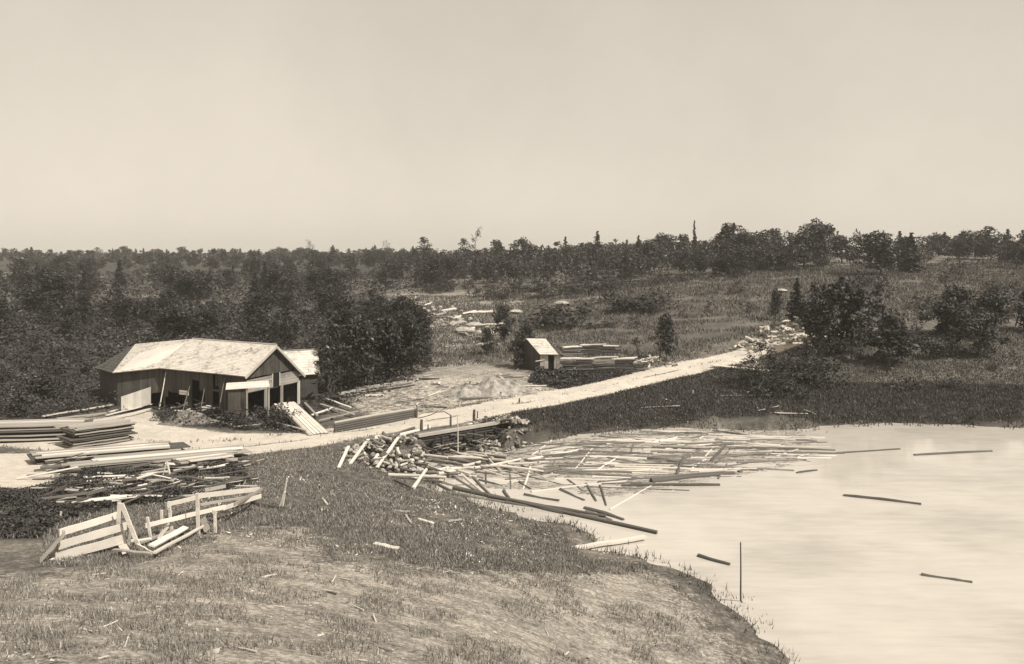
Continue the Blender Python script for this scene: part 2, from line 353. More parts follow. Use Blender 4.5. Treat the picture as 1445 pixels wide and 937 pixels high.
def plant(kind, loc, height, label, group=None, width=1.0, var=None):
    n = {'tree':5,'sapling':3,'conifer':4,'bush':5,'sparse':3}[kind]; k = (kind, random.randrange(n) if var is None else var)
    cr, tr, h0 = PROTO[k]; s = height/h0
    r = bpy.data.objects.new(NAMES[kind], None); r.empty_display_size = .3; r.location = (loc[0], loc[1], loc[2]-.05); r.rotation_euler = (0,0,random.uniform(0,6.28)); r.scale = (s*width, s*width, s); link(r); tag(r, label, CATS[kind], group)
    a = bpy.data.objects.new('crown' if kind != 'bush' else 'foliage', cr); link(a, r)
    b = bpy.data.objects.new('trunk' if kind != 'bush' else 'stems', tr); link(b, r); return r
def top_at(kind, px, base_py, top_py, label, width=1.0, group=None, var=None):
    g = G(px, base_py); zt = CH-(top_py-HY)/F*g.y; return plant(kind, g, max(.6, zt-g.z), label, group, width, var)
# named skyline and hillside trees
for k, px, b, t, w, lb in [
 ('sparse',437,372,338,1.0,'thin ragged tree breaking the skyline, leftmost of the airy skyline trees'),
 ('sparse',545,372,338,.8,'bare spindly tree on the skyline left of centre'),
 ('tree',598,380,334,1.2,'broad round tree on the skyline left of the tallest one'),
 ('sparse',672,378,318,.8,'tallest tree on the ridge with a tufted airy top'),
 ('tree',655,382,336,1.0,'bushy tree at the foot of the tallest ridge tree'),
 ('tree',702,380,338,1.1,'round tree just right of the tallest ridge tree'),
 ('tree',737,380,334,1.0,'dark full tree on the ridge above the small shed'),
 ('conifer',798,378,334,1.0,'small pointed conifer on the ridge, left of a taller pointed one'),
 ('conifer',843,378,326,1.2,'pointed dark conifer, tallest spire right of centre on the ridge'),
 ('conifer',885,376,338,1.0,'slim conifer between two pointed conifers on the ridge'),
 ('conifer',901,376,332,1.0,'pointed conifer right of the tallest spire'),
 ('tree',937,374,328,1.5,'wide flat-topped tree on the right-hand ridge'),
 ('tree',965,374,330,1.2,'rounded tree beside the wide flat-topped one on the ridge'),
 ('conifer',980,372,311,.45,'narrow spire rising out of round crowns on the right-hand ridge'),
 ('tree',1028,374,314,1.3,'largest round crown on the right-hand skyline'),
 ('tree',1052,374,322,1.2,'round tree right of the largest crown on the skyline'),
 ('tree',1092,366,322,1.3,'round tree above the bright clearing at the ridge top'),
 ('tree',1152,375,308,1.0,'tree on the right shoulder of the ridge rising above its neighbours'),
 ('tree',1135,380,326,1.3,'dense tree on the right shoulder beside the clearing'),
 ('bush',852,428,392,.8,'upright dark bush alone on the hillside field'),
 ('bush',905,440,408,2.0,'wide low dark thicket on the hillside field'),
 ('bush',877,440,412,1.7,'low thicket left of the wide one on the field'),
 ('bush',800,464,426,1.9,'dark thicket behind the stacked log piles'),
 ('bush',765,460,428,1.8,'dark bush up the slope from the small shed'),
 ('tree',710,482,428,.9,'dark round tree beside the stony clearing, left of the small shed'),
 ('tree',688,500,462,1.0,'low dark tree between the clearing and the small shed'),
 ('tree',733,520,470,.9,'dark tree close against the left side of the small shed'),
 ('tree',745,498,455,.9,'dark tree right behind the small shed'),
 ('tree',940,508,440,.6,'thin airy tree beside the road end of the log piles'),
 ('sapling',932,508,462,1.3,'leafy young tree crowding the thin airy tree'),
 ('sapling',900,500,475,1.4,'small young tree behind the log pile end'),
 ('tree',1094,452,405,.6,'narrow dark tree above the cordwood heap'),
 ('conifer',1125,462,392,1.2,'dark tree behind the right end of the cordwood heap'),
 ('tree',1150,480,398,.9,'tall dark tree at the right end of the cordwood heap'),
 ('tree',1185,500,388,.9,'biggest dark tree on the slope right of the cordwood heap'),
 ('bush',1040,414,400,1.6,'low dark bush on the upper hillside'),
 ('bush',1085,508,492,1.3,'bush where the road disappears'),
 ('bush',1105,524,500,1.5,'dense bush below the cordwood heap'),
 ('bush',1135,530,500,1.5,'dense bush right of the plank landing'),
 ('bush',1162,545,505,1.4,'large bush on the bank right of the landing'),
 ('tree',470,555,455,.8,'tall dark tree just behind the mill extension'),
 ('tree',505,550,448,.9,'dark full tree right of the mill'),
 ('tree',545,538,445,.9,'dark tree in the grove right of the mill'),
 ('tree',583,530,448,.8,'rightmost full tree of the grove beside the yard'),
 ('sapling',468,568,510,1.3,'young leafy tree at the corner of the mill'),
 ('bush',335,640,628,.6,'small dark bush on the near side of the road'),
 ]: top_at(k, px, b, t, lb, w)
def scatter(polypx, n, kinds, hr, label, group, wr=(.8,1.3), mind=2.0, avoid=()):
    poly = gpoly(polypx); a = np.array(poly); xs = (a[:,0].min(), a[:,0].max()); ys = (a[:,1].min(), a[:,1].max()); done = []; tries = 0
    while len(done) < n and tries < n*60:
        tries += 1; x = random.uniform(*xs); y = ys[0]*(ys[1]/ys[0])**random.random()
        if not inside(poly, np.array([x]), np.array([y]))[0] or any((x-q[0])**2+(y-q[1])**2 < (mind*y/100)**2 for q in done): continue
        if any(sdist(p, np.array([x]), np.array([y]))[0] < d for p, d in avoid): continue
        done.append((x, y)); k = random.choice(kinds); h = random.uniform(*hr)*(.45 if k == 'bush' else .8 if k == 'sapling' else 1)
        lb = label[k] if isinstance(label, dict) else label
        plant(k, (x, y, gz(x, y)), h, lb, group, random.uniform(*wr))

MILLFP = [(-21,69),(-33,72),(-41,79),(-34,88),(-16,82)]
scatter([(-60,372),(450,372),(600,372),(600,362),(-60,358)], 45, ['tree','conifer','conifer'], (7.5,10),
  {'tree':'dark rounded tree in the level wood along the left skyline','conifer':'dark pointed conifer in the level wood along the left skyline'}, 'trees along the left skyline', (1.2,1.8), 1.3)
scatter([(-60,404),(100,398),(420,386),(640,386),(640,372),(420,374),(110,374),(60,376)], 60, ['tree','tree','sapling','bush'], (5,8),
  {'tree':'dark bushy tree in the far growth below the left skyline','sapling':'slim tree in the far growth below the left skyline','bush':'low bush in the far growth below the left skyline'}, 'far growth below the left skyline', (1.1,1.6), 1.6)
scatter([(-60,450),(300,450),(480,420),(500,410),(640,410),(640,396),(400,388),(120,396),(-60,410)], 80, ['tree','tree','sapling','bush','conifer'], (5.5,8),
  {'tree':'dark tree in the scrub behind the mill','sapling':'young tree in the scrub behind the mill','bush':'bush in the scrub behind the mill','conifer':'small conifer in the scrub behind the mill'}, 'scrub on the slope behind the mill', (.9,1.5), 1.8)
scatter([(-60,500),(200,480),(440,490),(600,500),(610,470),(480,430),(300,446),(-60,450)], 56, ['tree','sapling','tree','bush'], (4.2,6.4),
  {'tree':'dark tree close behind the mill roof','sapling':'young tree close behind the mill roof','bush':'bush close behind the mill roof'}, 'growth close behind the mill', (.9,1.4), 2.4, [(MILLFP,1.5)])
scatter([(-60,590),(60,592),(140,575),(150,545),(150,500),(-60,500)], 34, ['sapling','bush','bush'], (2.4,4.6),
  {'sapling':'young leafy tree in the brush left of the mill','bush':'leafy bush in the brush left of the mill'}, 'brush left of the mill', (.9,1.5), 2.6, [(MILLFP,1.5)])
scatter([(440,560),(480,560),(590,530),(600,505),(470,500)], 16, ['bush','sapling','bush'], (2.5,4.2),
  {'sapling':'young tree in the grove right of the mill','bush':'bush in the grove right of the mill'}, 'grove right of the mill', (.9,1.4), 2.2, [(MILLFP,1.5)])
scatter([(600,380),(780,372),(1080,368),(1160,366),(1160,385),(1000,392),(860,398),(700,408),(600,400)], 80, ['tree','sapling','conifer','sapling'], (5,7.5),
  {'tree':'dark rounded tree in the belt along the right-hand ridge','sapling':'slim tree in the belt along the right-hand ridge','conifer':'dark conifer in the belt along the right-hand ridge'}, 'trees along the right-hand ridge', (1.1,1.7), 1.5)
scatter([(600,402),(760,410),(960,392),(1060,384),(1060,392),(860,412),(760,428),(600,412)], 62, ['bush','bush','sapling'], (4,6.5),
  {'sapling':'small tree at the lower edge of the ridge belt','bush':'bush at the lower edge of the ridge belt'}, 'lower edge of the ridge belt', (1.1,1.7), 1.3)
scatter([(780,430),(1080,395),(1080,455),(960,480),(880,470),(790,470)], 16, ['bush','sapling'], (1.6,3),
  {'sapling':'sapling dotted on the open hillside field','bush':'small bush dotted on the open hillside field'}, 'small growth on the hillside field', (.8,1.6), 2.5)
scatter([(1165,366),(1700,362),(1700,395),(1165,392)], 70, ['tree','tree','conifer'], (6,9),
  {'tree':'dark rounded tree on the far right skyline','conifer':'dark conifer on the far right skyline'}, 'trees on the far right skyline', (1.1,1.6), 1.5)
scatter([(1150,420),(1230,400),(1500,392),(1700,470),(1500,500),(1160,525)], 52, ['tree','sapling','bush'], (4,7),
  {'tree':'dark tree in the thicket on the right-hand slope','sapling':'young tree in the thicket on the right-hand slope','bush':'bush in the thicket on the right-hand slope'}, 'thicket on the right-hand slope', (.9,1.5), 2.4)
scatter([(1085,512),(1155,500),(1165,560),(1100,575),(1040,548)], 24, ['bush','bush','sapling'], (2.4,4.2),
  {'sapling':'young tree in the dark brush below the plank landing','bush':'bush in the dark brush below the plank landing'}, 'dark brush below the landing', (.9,1.4), 1.6)
scatter([(290,603),(400,608),(425,600),(400,585),(300,592),(225,590),(225,598)], 16, ['bush'], (2.0,3.2), 'low leafy bush crowding the foot of the sawmill wall', 'bushes at the foot of the sawmill', (.9,1.3), 1.5, [(MILLFP,-3)])
scatter([(1140,500),(1700,500),(1700,560),(1200,560)], 22, ['bush','bush','sapling'], (2,4),
  {'sapling':'sapling above the far bank of the pond','bush':'bush above the far bank of the pond'}, 'growth above the far bank', (.9,1.5), 2.4)

def wood_mass(polys, name, label, seed, H=(4.5,8.0)):
    rng = np.random.default_rng(seed); cs = []; rs = []
    for polypx, n in polys:
        poly = np.array(gpoly(polypx)); k = n*8; x = rng.uniform(poly[:,0].min(), poly[:,0].max(), k); y = rng.uniform(poly[:,1].min(), poly[:,1].max(), k)
        m = inside(poly.tolist(), x, y); x = x[m][:n]; y = y[m][:n]; z = hz(x, y); h = rng.uniform(*H, len(x))*(.75+.5*vnoise(x, y, 14, seed))
        for a, b, c, d in zip(x, y, z, h):
            R = d*rng.uniform(.22,.36)
            for q in range(7):
                t = rng.uniform(.12, .95); w = R*(1.15-t)*1.3; an = rng.uniform(0, 6.28); u = rng.uniform(.1, 1)*w
                cs.append((a+np.cos(an)*u, b+np.sin(an)*u, c+d*t)); rs.append(R*rng.uniform(.3,.6))
    cs = np.array(cs); pts = blob_pts(cs, rs, 24, rng); V, Q = leaves(pts, .42*np.clip(pts[:,1]/220, .7, 1.6), .3, rng)
    me = np_mesh(name, V, Q, M['leaf']); tag(link(bpy.data.objects.new(name, me)), label, 'wood', kind='stuff')
wood_mass([([(-120,380),(450,380),(610,380),(610,364),(-120,362)], 620)], 'far_wood', 'dark level wood closing off the left horizon as one mass', 31, (5,7.5))
wood_mass([([(590,400),(720,408),(860,402),(1000,392),(1165,384),(1165,366),(1000,366),(800,370),(590,378)], 1100), ([(1160,385),(1700,385),(1700,362),(1160,364)], 420)], 'ridge_wood', 'dark wood covering the ridge to the right as one mass', 32, (4.5,7.5))
# undergrowth and grass: masses nobody could count
def field_pts(polys, n, hmax, cl=1.6, thr=.45, seed=3, avoid=()):
    rng = np.random.default_rng(seed); out = []
    for poly, share in polys:
        a = np.array(poly); k = int(n*share); x = rng.uniform(a[:,0].min(), a[:,0].max(), k*6); ly = np.log([a[:,1].min(), a[:,1].max()])
        y = np.exp(rng.uniform(*ly, k*6)); m = inside(poly, x, y); x = x[m]; y = y[m]
        for p, d in avoid: q = sdist(p, x, y) > d; x = x[q]; y = y[q]
        c = vnoise(x, y, cl, seed)*.6+vnoise(x, y, cl*2.7, seed+1)*.4; q = c+rng.normal(size=len(c))*.06 > thr; x = x[q][:k]; y = y[q][:k]; c = c[q][:k]
        z = hz(x, y)+rng.random(len(x))*hmax*(c-thr+.12)*2.2; out.append(np.stack([x, y, z], 1))
    return np.concatenate(out)
roadbuf = [(p[0], p[1]) for p in ROADL]
RAMPZ = gpoly([(395,560),(440,560),(475,618),(430,618)])
av = [(MILLFP, .3), (YARD, .2), (POND, .3), (RAMPZ, .5)]
B1 = gpoly([(-120,596),(60,592),(150,582),(232,600),(340,608),(440,612),(500,575),(590,540),(610,500),(600,440),(480,415),(300,430),(-120,440)])
B2 = gpoly([(-120,450),(300,440),(500,418),(640,412),(640,380),(-120,384)])
pts = field_pts([(B1,.62),(B2,.38)], 90000, 1.5, 1.8, .42, 3, av)
V, Q = leaves(pts, .24*np.clip(pts[:,1]/90,.7,2.4), .6); me = np_mesh('undergrowth', V, Q, M['brush'])
tag(link(bpy.data.objects.new('undergrowth', me)), 'dark tangled leafy undergrowth filling the ground around and behind the mill', 'undergrowth', kind='stuff')
def blades(pts, h, w, rng):
    n = len(pts); a = rng.uniform(0, 2*np.pi, n); d = np.stack([np.cos(a), np.sin(a), np.zeros(n)], 1); ln = rng.normal(size=(n,3))*.35; ln[:,2] = 1; hh = (h*rng.uniform(.4, 1.3, n))[:,None]
    V = np.stack([pts-d*w[:,None], pts+d*w[:,None], pts+ln*hh], 1).reshape(-1, 3); return V, np.arange(3*n).reshape(-1, 3)
B3 = DARKS[1]; B4 = gpoly([(1080,480),(1600,460),(1600,560),(1155,560),(1080,520)])
pts = field_pts([(B3,.65),(B4,.35)], 150000, .12, 1.6, .15, 8, [(POND,.2)]); pts = pts[seg_dist(ROADL, pts[:,0], pts[:,1], False) > 2.8]
V, Q = blades(pts, .2, .035*np.clip(pts[:,1]/70,.8,2), np.random.default_rng(4)); me = np_mesh('bank_weeds', V, Q, M['darkgrass'])
tag(link(bpy.data.objects.new('bank_weeds', me)), 'dark low weeds covering the bank between the road and the pond', 'weeds', kind='stuff')
BK = gpoly([(340,640),(430,625),(480,640),(600,690),(700,722),(800,748),(830,790),(930,800),(900,812),(640,802),(470,792),(440,745),(340,742),(300,765),(180,800),(60,800),(60,760),(200,720),(350,690)])
pts = field_pts([(BK,.7),(DARKS[2],.3)], 110000, .02, 1.3, .36, 12, [(POND,.1),(SANDL,.2)]); pts = pts[seg_dist(ROADL, pts[:,0], pts[:,1], False) > 2.8]
rg = np.random.default_rng(5); V, Q = blades(pts, .13, .018*np.clip(pts[:,1]/30,.8,3), rg); me = np_mesh('bank_grass', V, Q, M['grass'])
tag(link(bpy.data.objects.new('bank_grass', me)), 'rough tufted grass on the near bank', 'grass', kind='stuff')
pts = field_pts([(BEACH,1)], 30000, .02, .8, .55, 14, [(POND,.2)]); V, Q = blades(pts, .16, .016*np.clip(pts[:,1]/30,.8,2), rg); me = np_mesh('sparse_grass', V, Q, M['grass'])
tag(link(bpy.data.objects.new('sparse_grass', me)), 'thin dry grass on the sandy near bank', 'grass', kind='stuff')
pts = field_pts([(BEACH,1)], 9000, .01, 2.2, .35, 25, [(POND,-.5)]); V, Q = leaves(pts, .035*RNG.lognormal(0,.6,len(pts)), 2.0, elong=1.3); me = np_mesh('pebbles', V, Q, M['stone'])
tag(link(bpy.data.objects.new('pebbles', me)), 'small pebbles strewn over the bare near bank', 'pebbles', kind='stuff')
FD = gpoly([(600,520),(800,500),(900,520),(1070,490),(1180,450),(1700,450),(1700,372),(1150,374),(960,390),(760,415),(480,415),(480,450)])
pts = field_pts([(FD,1)], 110000, .02, 3, .3, 15); pts = pts[seg_dist(ROADL, pts[:,0], pts[:,1], False) > 2.6]
V, Q = blades(pts, .4, .05*np.clip(pts[:,1]/80,1,3), rg); me = np_mesh('meadow_grass', V, Q, M['meadow'])
tag(link(bpy.data.objects.new('meadow_grass', me)), 'rough grass on the open hillside', 'grass', kind='stuff')

YB = gpoly([(745,540),(760,520),(800,529),(905,527),(900,533),(860,541),(800,552)])
pts = field_pts([(YB,1)], 9000, .4, 1.2, .2, 18); pts = pts[seg_dist(ROADL, pts[:,0], pts[:,1], False) > 2.0]
V, Q = leaves(pts, .16*np.ones(len(pts)), .4); me = np_mesh('weeds', V, Q, M['leaf']); tag(link(bpy.data.objects.new('roadside_weeds', me)), 'dark weeds between the small shed and the road', 'weeds', kind='stuff')
CH1 = gpoly([(52,640),(200,640),(350,650),(470,680),(600,700),(860,760),(930,800),(600,800),(300,770),(60,800)]); CH2 = gpoly([(300,612),(470,575),(600,530),(760,520),(790,545),(700,575),(600,592),(480,615)]); CH3 = gpoly([(650,590),(800,550),(1000,512),(1150,500),(1150,600),(960,600),(800,610),(720,625)])
CH4 = gpoly([(52,690),(350,660),(350,700),(200,740),(52,790)])
pts = field_pts([(CH1,.5),(CH2,.12),(CH3,.2),(CH4,.18)], 6000, .12, 2.3, .5, 19, [(POND,.2)]); pts[:,2] += .05
V, Q = leaves(pts, .03*np.clip(pts[:,1]/40,.8,2)*RNG.lognormal(0,.5,len(pts)), 1.2, elong=2.4); me = np_mesh('wood_chips', V, Q, M['pale']); tag(link(bpy.data.objects.new('wood_chips', me)), 'pale bark chips and splinters littering the ground around the lumber yard', 'wood chips', kind='stuff')
BP = gpoly([(56,662),(120,655),(250,650),(340,655),(352,680),(300,700),(220,712),(170,716),(90,735),(56,760),(-150,760),(-150,700)])
pts = field_pts([(BP,1)], 52000, .35, 1.1, .32, 41, [(SANDL,.3)]); pts = pts[seg_dist(ROADL, pts[:,0], pts[:,1], False) > 2.8]
V, Q = leaves(pts, .1*np.ones(len(pts)), .4); me = np_mesh('low_brush', V, Q, M['brush']); tag(link(bpy.data.objects.new('low_brush', me)), 'dark low brush growing through the scattered lumber above the fences', 'brush', kind='stuff')
rg2 = np.random.default_rng(77); out = []
for i in range(len(ROADL)-1):
    a_, b_ = np.array(ROADL[i]), np.array(ROADL[i+1]); Ls = np.linalg.norm(b_[:2]-a_[:2]); k = int(Ls*26); t = rg2.random(k)[:,None]; p_ = a_+(b_-a_)*t; d_ = (b_-a_)[:2]/Ls; nn = np.array([-d_[1], d_[0]])
    tw_ = np.interp(p_[:,1], [55,62,80,120], [2.7,2.3,2.4,2.3]); sd_ = np.where(rg2.random(k) < .5, -1, 1); o_ = sd_*(tw_+rg2.normal(.25,.28,k)); o_ = np.where(rg2.random(k) < .12, rg2.normal(0,.15,k), o_)
    xy = p_[:,:2]+nn[None]*o_[:,None]; m_ = (vnoise(xy[:,0], xy[:,1], 1.4, 21) > .42); xy = xy[m_]; out.append(np.stack([xy[:,0], xy[:,1], hz(xy[:,0], xy[:,1])], 1))
pts = np.concatenate(out); pts = pts[seg_dist([DAM_A,DAM_B], pts[:,0], pts[:,1], False) > 3]
V, Q = blades(pts, .2, .04*np.clip(pts[:,1]/60,.8,2), rg2); me = np_mesh('verge_grass', V, Q, M['grass']); tag(link(bpy.data.objects.new('verge_grass', me)), 'ragged grass along the verges and between the wheel ruts of the road', 'grass', kind='stuff')
out = []
for i in range(len(POND)):
    a_, b_ = np.array(POND[i]), np.array(POND[(i+1)%len(POND)])
    if min(a_[1],b_[1]) < 22 or max(a_[0],b_[0]) > 90: continue
    Ls = np.linalg.norm(b_[:2]-a_[:2]); k = int(Ls*34); t = rg2.random(k)[:,None]; p_ = a_+(b_-a_)*t; d_ = (b_-a_)[:2]/Ls; nn = np.array([-d_[1], d_[0]]); xy = p_[:,:2]+nn[None]*rg2.normal(0,.55,k)[:,None]
    m_ = vnoise(xy[:,0], xy[:,1], 1.1, 22) > .4; xy = xy[m_]; out.append(np.stack([xy[:,0], xy[:,1], np.maximum(hz(xy[:,0], xy[:,1]), WZ-.05)], 1))
pts = np.concatenate(out); pts = pts[seg_dist([DAM_A,DAM_B], pts[:,0], pts[:,1], False) > 2]
V, Q = blades(pts, .3, .03*np.clip(pts[:,1]/40,.8,2), rg2); me = np_mesh('shore_reeds', V, Q, M['darkgrass']); tag(link(bpy.data.objects.new('shore_reeds', me)), 'short reeds and mud weeds along the edge of the pond', 'reeds', kind='stuff')
k = 42000; xr = rg2.uniform(-9, 24, k); yr = rg2.uniform(46, 72, k); RF_ = [at_level(a, b, WZ) for a, b in [(735,632),(870,611),(960,606),(1150,609),(1150,650),(1060,668),(960,684),(880,704),(780,690),(700,690),(640,676),(620,655),(690,645)]]
m_ = inside(RF_, xr, yr) & (vnoise(xr, yr*2.5, 2.0, 23) > .42); xr = xr[m_][:9000]; yr = yr[m_][:9000]; pts = np.stack([xr, yr, np.full(len(xr), WZ+.012)+rg2.random(len(xr))*.02], 1); n_ = len(pts)
an = rg2.normal(0, .3, n_); ln_ = rg2.lognormal(-1.5, .7, n_)[:,None]; a3 = np.stack([np.cos(an), np.sin(an), np.zeros(n_)], 1)*ln_; b3 = np.stack([-np.sin(an), np.cos(an), np.zeros(n_)], 1)*rg2.uniform(.02,.07,n_)[:,None]; up3 = np.array([0,0,.025])
V = np.stack([pts-a3-b3, pts+a3-b3, pts+a3+b3, pts-a3+b3, pts-a3-b3-up3*2, pts+a3-b3-up3*2, pts+a3+b3-up3*2, pts-a3+b3-up3*2], 1).reshape(-1,3); b0 = (np.arange(n_)*8)[:,None]
Q = np.concatenate([b0+np.array([q]) for q in ((0,1,2,3),(4,5,1,0),(5,6,2,1),(6,7,3,2),(7,4,0,3))]); me = np_mesh('floating_bark', V, Q, M['mid']); tag(link(bpy.data.objects.new('floating_bark', me)), 'bark scraps and splinters floating between the logs of the jam', 'bark scraps', kind='stuff')
# ------------------------------------------------------------------ logs, boards, stones: unit meshes along X
def unit_log(seed, n=9):
    rng = random.Random(seed); mb = MB(); pts = []; rad = []
    bow = rng.uniform(-.5,.5)
    for i in range(7):
        t = i/6; cy = bow*math.sin(math.pi*t)+rng.uniform(-.12,.12); cz = rng.uniform(-.12,.12); rr = (1.08-.3*t)*rng.uniform(.93,1.07)
        for j in range(n):
            a = 2*math.pi*j/n; q = rr*rng.uniform(.93,1.07); mb.v.append((t-.5, cy+math.cos(a)*q, cz+math.sin(a)*q))
    for i in range(6):
        for j in range(n): mb.f.append((i*n+j, i*n+(j+1)%n, (i+1)*n+(j+1)%n, (i+1)*n+j))
    mb.f.append(tuple(range(n))[::-1]); mb.f.append(tuple(6*n+j for j in range(n))); return mb
LOGM = {}
for mt in ('bark', 'barkpale', 'dark', 'wet'):
    for i in range(4):
        me = unit_log(i).mesh('log'); me.materials.append(M[mt]); LOGM[mt, i] = me
def unit_board(seed):
    rng = random.Random(seed); mb = MB(); s = 5
    for i in range(s+1):
        t = i/s-.5; w = .5*rng.uniform(.93,1.03); z = rng.uniform(-.25,.25)
        mb.v += [(t,-w,z-.5),(t,w,z-.5),(t,w,z+.5),(t,-w,z+.5)]
    for i in range(s):
        a = i*4; b = a+4
        for j in range(4): mb.f.append((a+j, a+(j+1)%4, b+(j+1)%4, b+j))
    mb.f += [(3,2,1,0), (s*4, s*4+1, s*4+2, s*4+3)]; return mb
BRDM = {}
for mt in ('pale', 'mid', 'dark'):
    for i in range(3):
        me = unit_board(i+9).mesh('board'); me.materials.append(M[mt]); BRDM[mt, i] = me
def orient(o, a, b, sx, sy, roll=0):
    a = Vector(a); b = Vector(b); d = b-a; L = d.length; x = d/L; y = Vector((0,0,1)).cross(x)
    if y.length < 1e-3: y = Vector((0,1,0))
    y.normalize(); z = x.cross(y); R = Matrix((x, y, z)).transposed() @ Matrix.Rotation(roll, 3, 'X')
    o.location = (a+b)/2; o.rotation_euler = R.to_euler(); o.scale = (L, sx, sy)
def log(a, b, r, label, group, mt='bark', name='log', cat='log'):
    o = bpy.data.objects.new(name, LOGM[mt, random.randrange(4)]); orient(o, a, b, r, r, random.uniform(0,6)); link(o); return tag(o, label, cat, group)
def board(a, b, w, t, label, group=None, mt='pale', roll=0, name='board', cat='board'):
    o = bpy.data.objects.new(name, BRDM[mt, random.randrange(3)]); orient(o, a, b, w, t, roll); link(o); return tag(o, label, cat, group)
def lift(p, d): return Vector((p[0], p[1], p[2]+d))

STM = []
for i in range(5):
    rng_ = random.Random(i+70); mb = MB(); n = 8
    for k in range(5):
        for j in range(n):
            t = (k+.5)/5*math.pi; a = 2*math.pi*j/n; q = rng_.uniform(.75,1.15); mb.v.append((math.sin(t)*math.cos(a)*q, math.sin(t)*math.sin(a)*q*.8, math.cos(t)*.7*q))
    for k in range(4):
        for j in range(n): mb.f.append((k*n+j, (k+1)*n+j, (k+1)*n+(j+1)%n, k*n+(j+1)%n))
    mb.f += [tuple(range(n)), tuple(4*n+j for j in range(n))[::-1]]; me = mb.mesh('stone'); me.materials.append(M['stone']); STM.append(me)
def stone(p, r, label, group):
    o = bpy.data.objects.new('stone', random.choice(STM)); o.location = p; o.scale = (r*random.uniform(.8,1.3), r, r*random.uniform(.6,1)); o.rotation_euler = (random.uniform(-.5,.5), random.uniform(-.5,.5), random.uniform(0,6.28)); link(o); tag(o, label, 'stone', group)
# floating logs
def Z2(l): return [780+l[0]/3.603, 540+l[1]/3.603, 780+l[2]/3.603, 540+l[3]/3.603]
def Z1(l): return [400+l[0]/3.603, 540+l[1]/3.603, 400+l[2]/3.603, 540+l[3]/3.603]
fl = [(*Z2(l), r, m) for l, r, m in [((440,253,590,258),.13,'bark'),((680,258,830,262),.16,'dark'),((815,248,1045,280),.13,'dark'),((780,325,1000,310),.1,'bark'),((130,350,470,358),.12,'dark'),
 ((0,378,240,405),.13,'dark'),((260,380,440,410),.11,'bark'),((480,388,650,408),.12,'dark'),((660,412,970,398),.12,'bark'),((35,427,280,425),.13,'dark'),((290,430,600,440),.12,'bark'),
 ((600,430,765,433),.12,'dark'),((70,455,520,460),.11,'bark'),((230,512,480,485),.12,'dark'),((500,506,920,462),.24,'dark'),((350,525,850,520),.12,'dark'),((290,645,500,525),.06,'barkpale'),
 ((945,455,1000,443),.12,'dark'),((1240,460,1345,445),.09,'dark'),((70,490,150,550),.08,'bark'),((170,515,220,600),.08,'bark'),((240,525,270,625),.08,'dark'),((40,545,160,600),.13,'dark'),
 ((160,640,360,698),.13,'dark'),((170,655,300,700),.11,'bark'),((740,880,900,925),.11,'dark'),((200,275,345,258),.11,'bark'),((250,310,400,285),.1,'bark'),((520,300,700,300),.1,'barkpale'),
 ((1000,275,1345,300),.09,'bark'),((780,290,1030,300),.1,'bark'),((1040,340,1200,345),.09,'dark')]]
fl += [(*Z1(l), r, m) for l, r, m in [((1225,570,1400,600),.12,'dark'),((830,560,1130,612),.14,'bark'),((1130,612,1400,650),.14,'dark'),((1260,625,1420,665),.12,'dark'),
 ((690,472,840,432),.14,'barkpale'),((830,440,1130,424),.12,'barkpale'),((850,470,1000,560),.11,'bark'),((900,462,1015,560),.1,'barkpale'),((770,500,1040,575),.13,'bark'),((740,492,870,560),.12,'dark'),
 ((960,480,1060,580),.1,'bark'),((1030,455,1030,520),.07,'dark'),((1150,455,1155,540),.06,'bark'),((1200,505,1255,540),.1,'dark'),((1120,550,1145,585),.11,'dark'),((880,395,1350,405),.1,'barkpale'),((900,420,1250,440),.1,'bark')]]
for i, (a, b, c, d, r, m) in enumerate(fl):
    lb = 'log floating in the pond raft, part of the broad jam off the far bank'
    if r == .24: lb = 'thickest dark log at the open-water edge of the floating jam'
    if i == 25: lb = 'dark log floating alone in the near open water'
    if i == 16: lb = 'thin pale pole floating diagonally at the open end of the jam'
    dz = random.uniform(-.03, .04); dz *= .5; log(WP(a, b, WZ+dz), WP(c, d, WZ+dz+random.uniform(-.02,.03)), r, lb, None if r == .24 or i in (25,16) else 'logs floating in the pond', m)
log(WP(640,688,WZ+.12), WP(927,751,WZ+.1), .13, 'longest dark boom log reaching out along the near shore of the pond', None, 'dark')
log(WP(690,700,WZ+.15), WP(855,728,WZ+.12), .1, 'dark boom log lying inside the longest one along the near shore', None, 'dark')
RAFT = [at_level(a, b, WZ) for a, b in [(760,630),(870,614),(960,609),(1090,612),(1150,622),(1150,640),(1090,655),(1010,672),(900,690),(870,712),(840,700),(790,690),(740,690),(700,690),(640,672),(640,655),(700,650)]]
cnt = 0
while cnt < 205:
    px = random.uniform(630, 1150); py = random.uniform(609, 712); q = WP(px, py, WZ)
    if not inside(RAFT, np.array([q.x]), np.array([q.y]))[0] : continue
    # denser toward the upper-left of the jam
    if random.random() > 1.0-.1*((px-700)/450): continue
    if py > 675 and random.random() > .3: continue
    ang = random.gauss(0 if px > 800 else .3, random.choice([.09,.12,.45]) if px > 760 else .45) + (math.pi/2*.6 if random.random() < .08 else 0); L = random.uniform(2.0, 6.8)*(1 if px > 740 else .7); r = random.uniform(.05, .11)
    # heading in world: picture-horizontal is X
    d = Vector((math.cos(ang), math.sin(ang)*1.4 if px > 760 else math.sin(-abs(ang))*2.2, 0)).normalized()*L/2; h = Vector((0,0,r*random.uniform(-.35,.4)))
    log(q-d+h, q+d+h, r, 'log floating in the pond raft, part of the broad jam off the far bank', 'logs floating in the pond', random.choice(['bark','bark','dark','barkpale','barkpale'])); cnt += 1
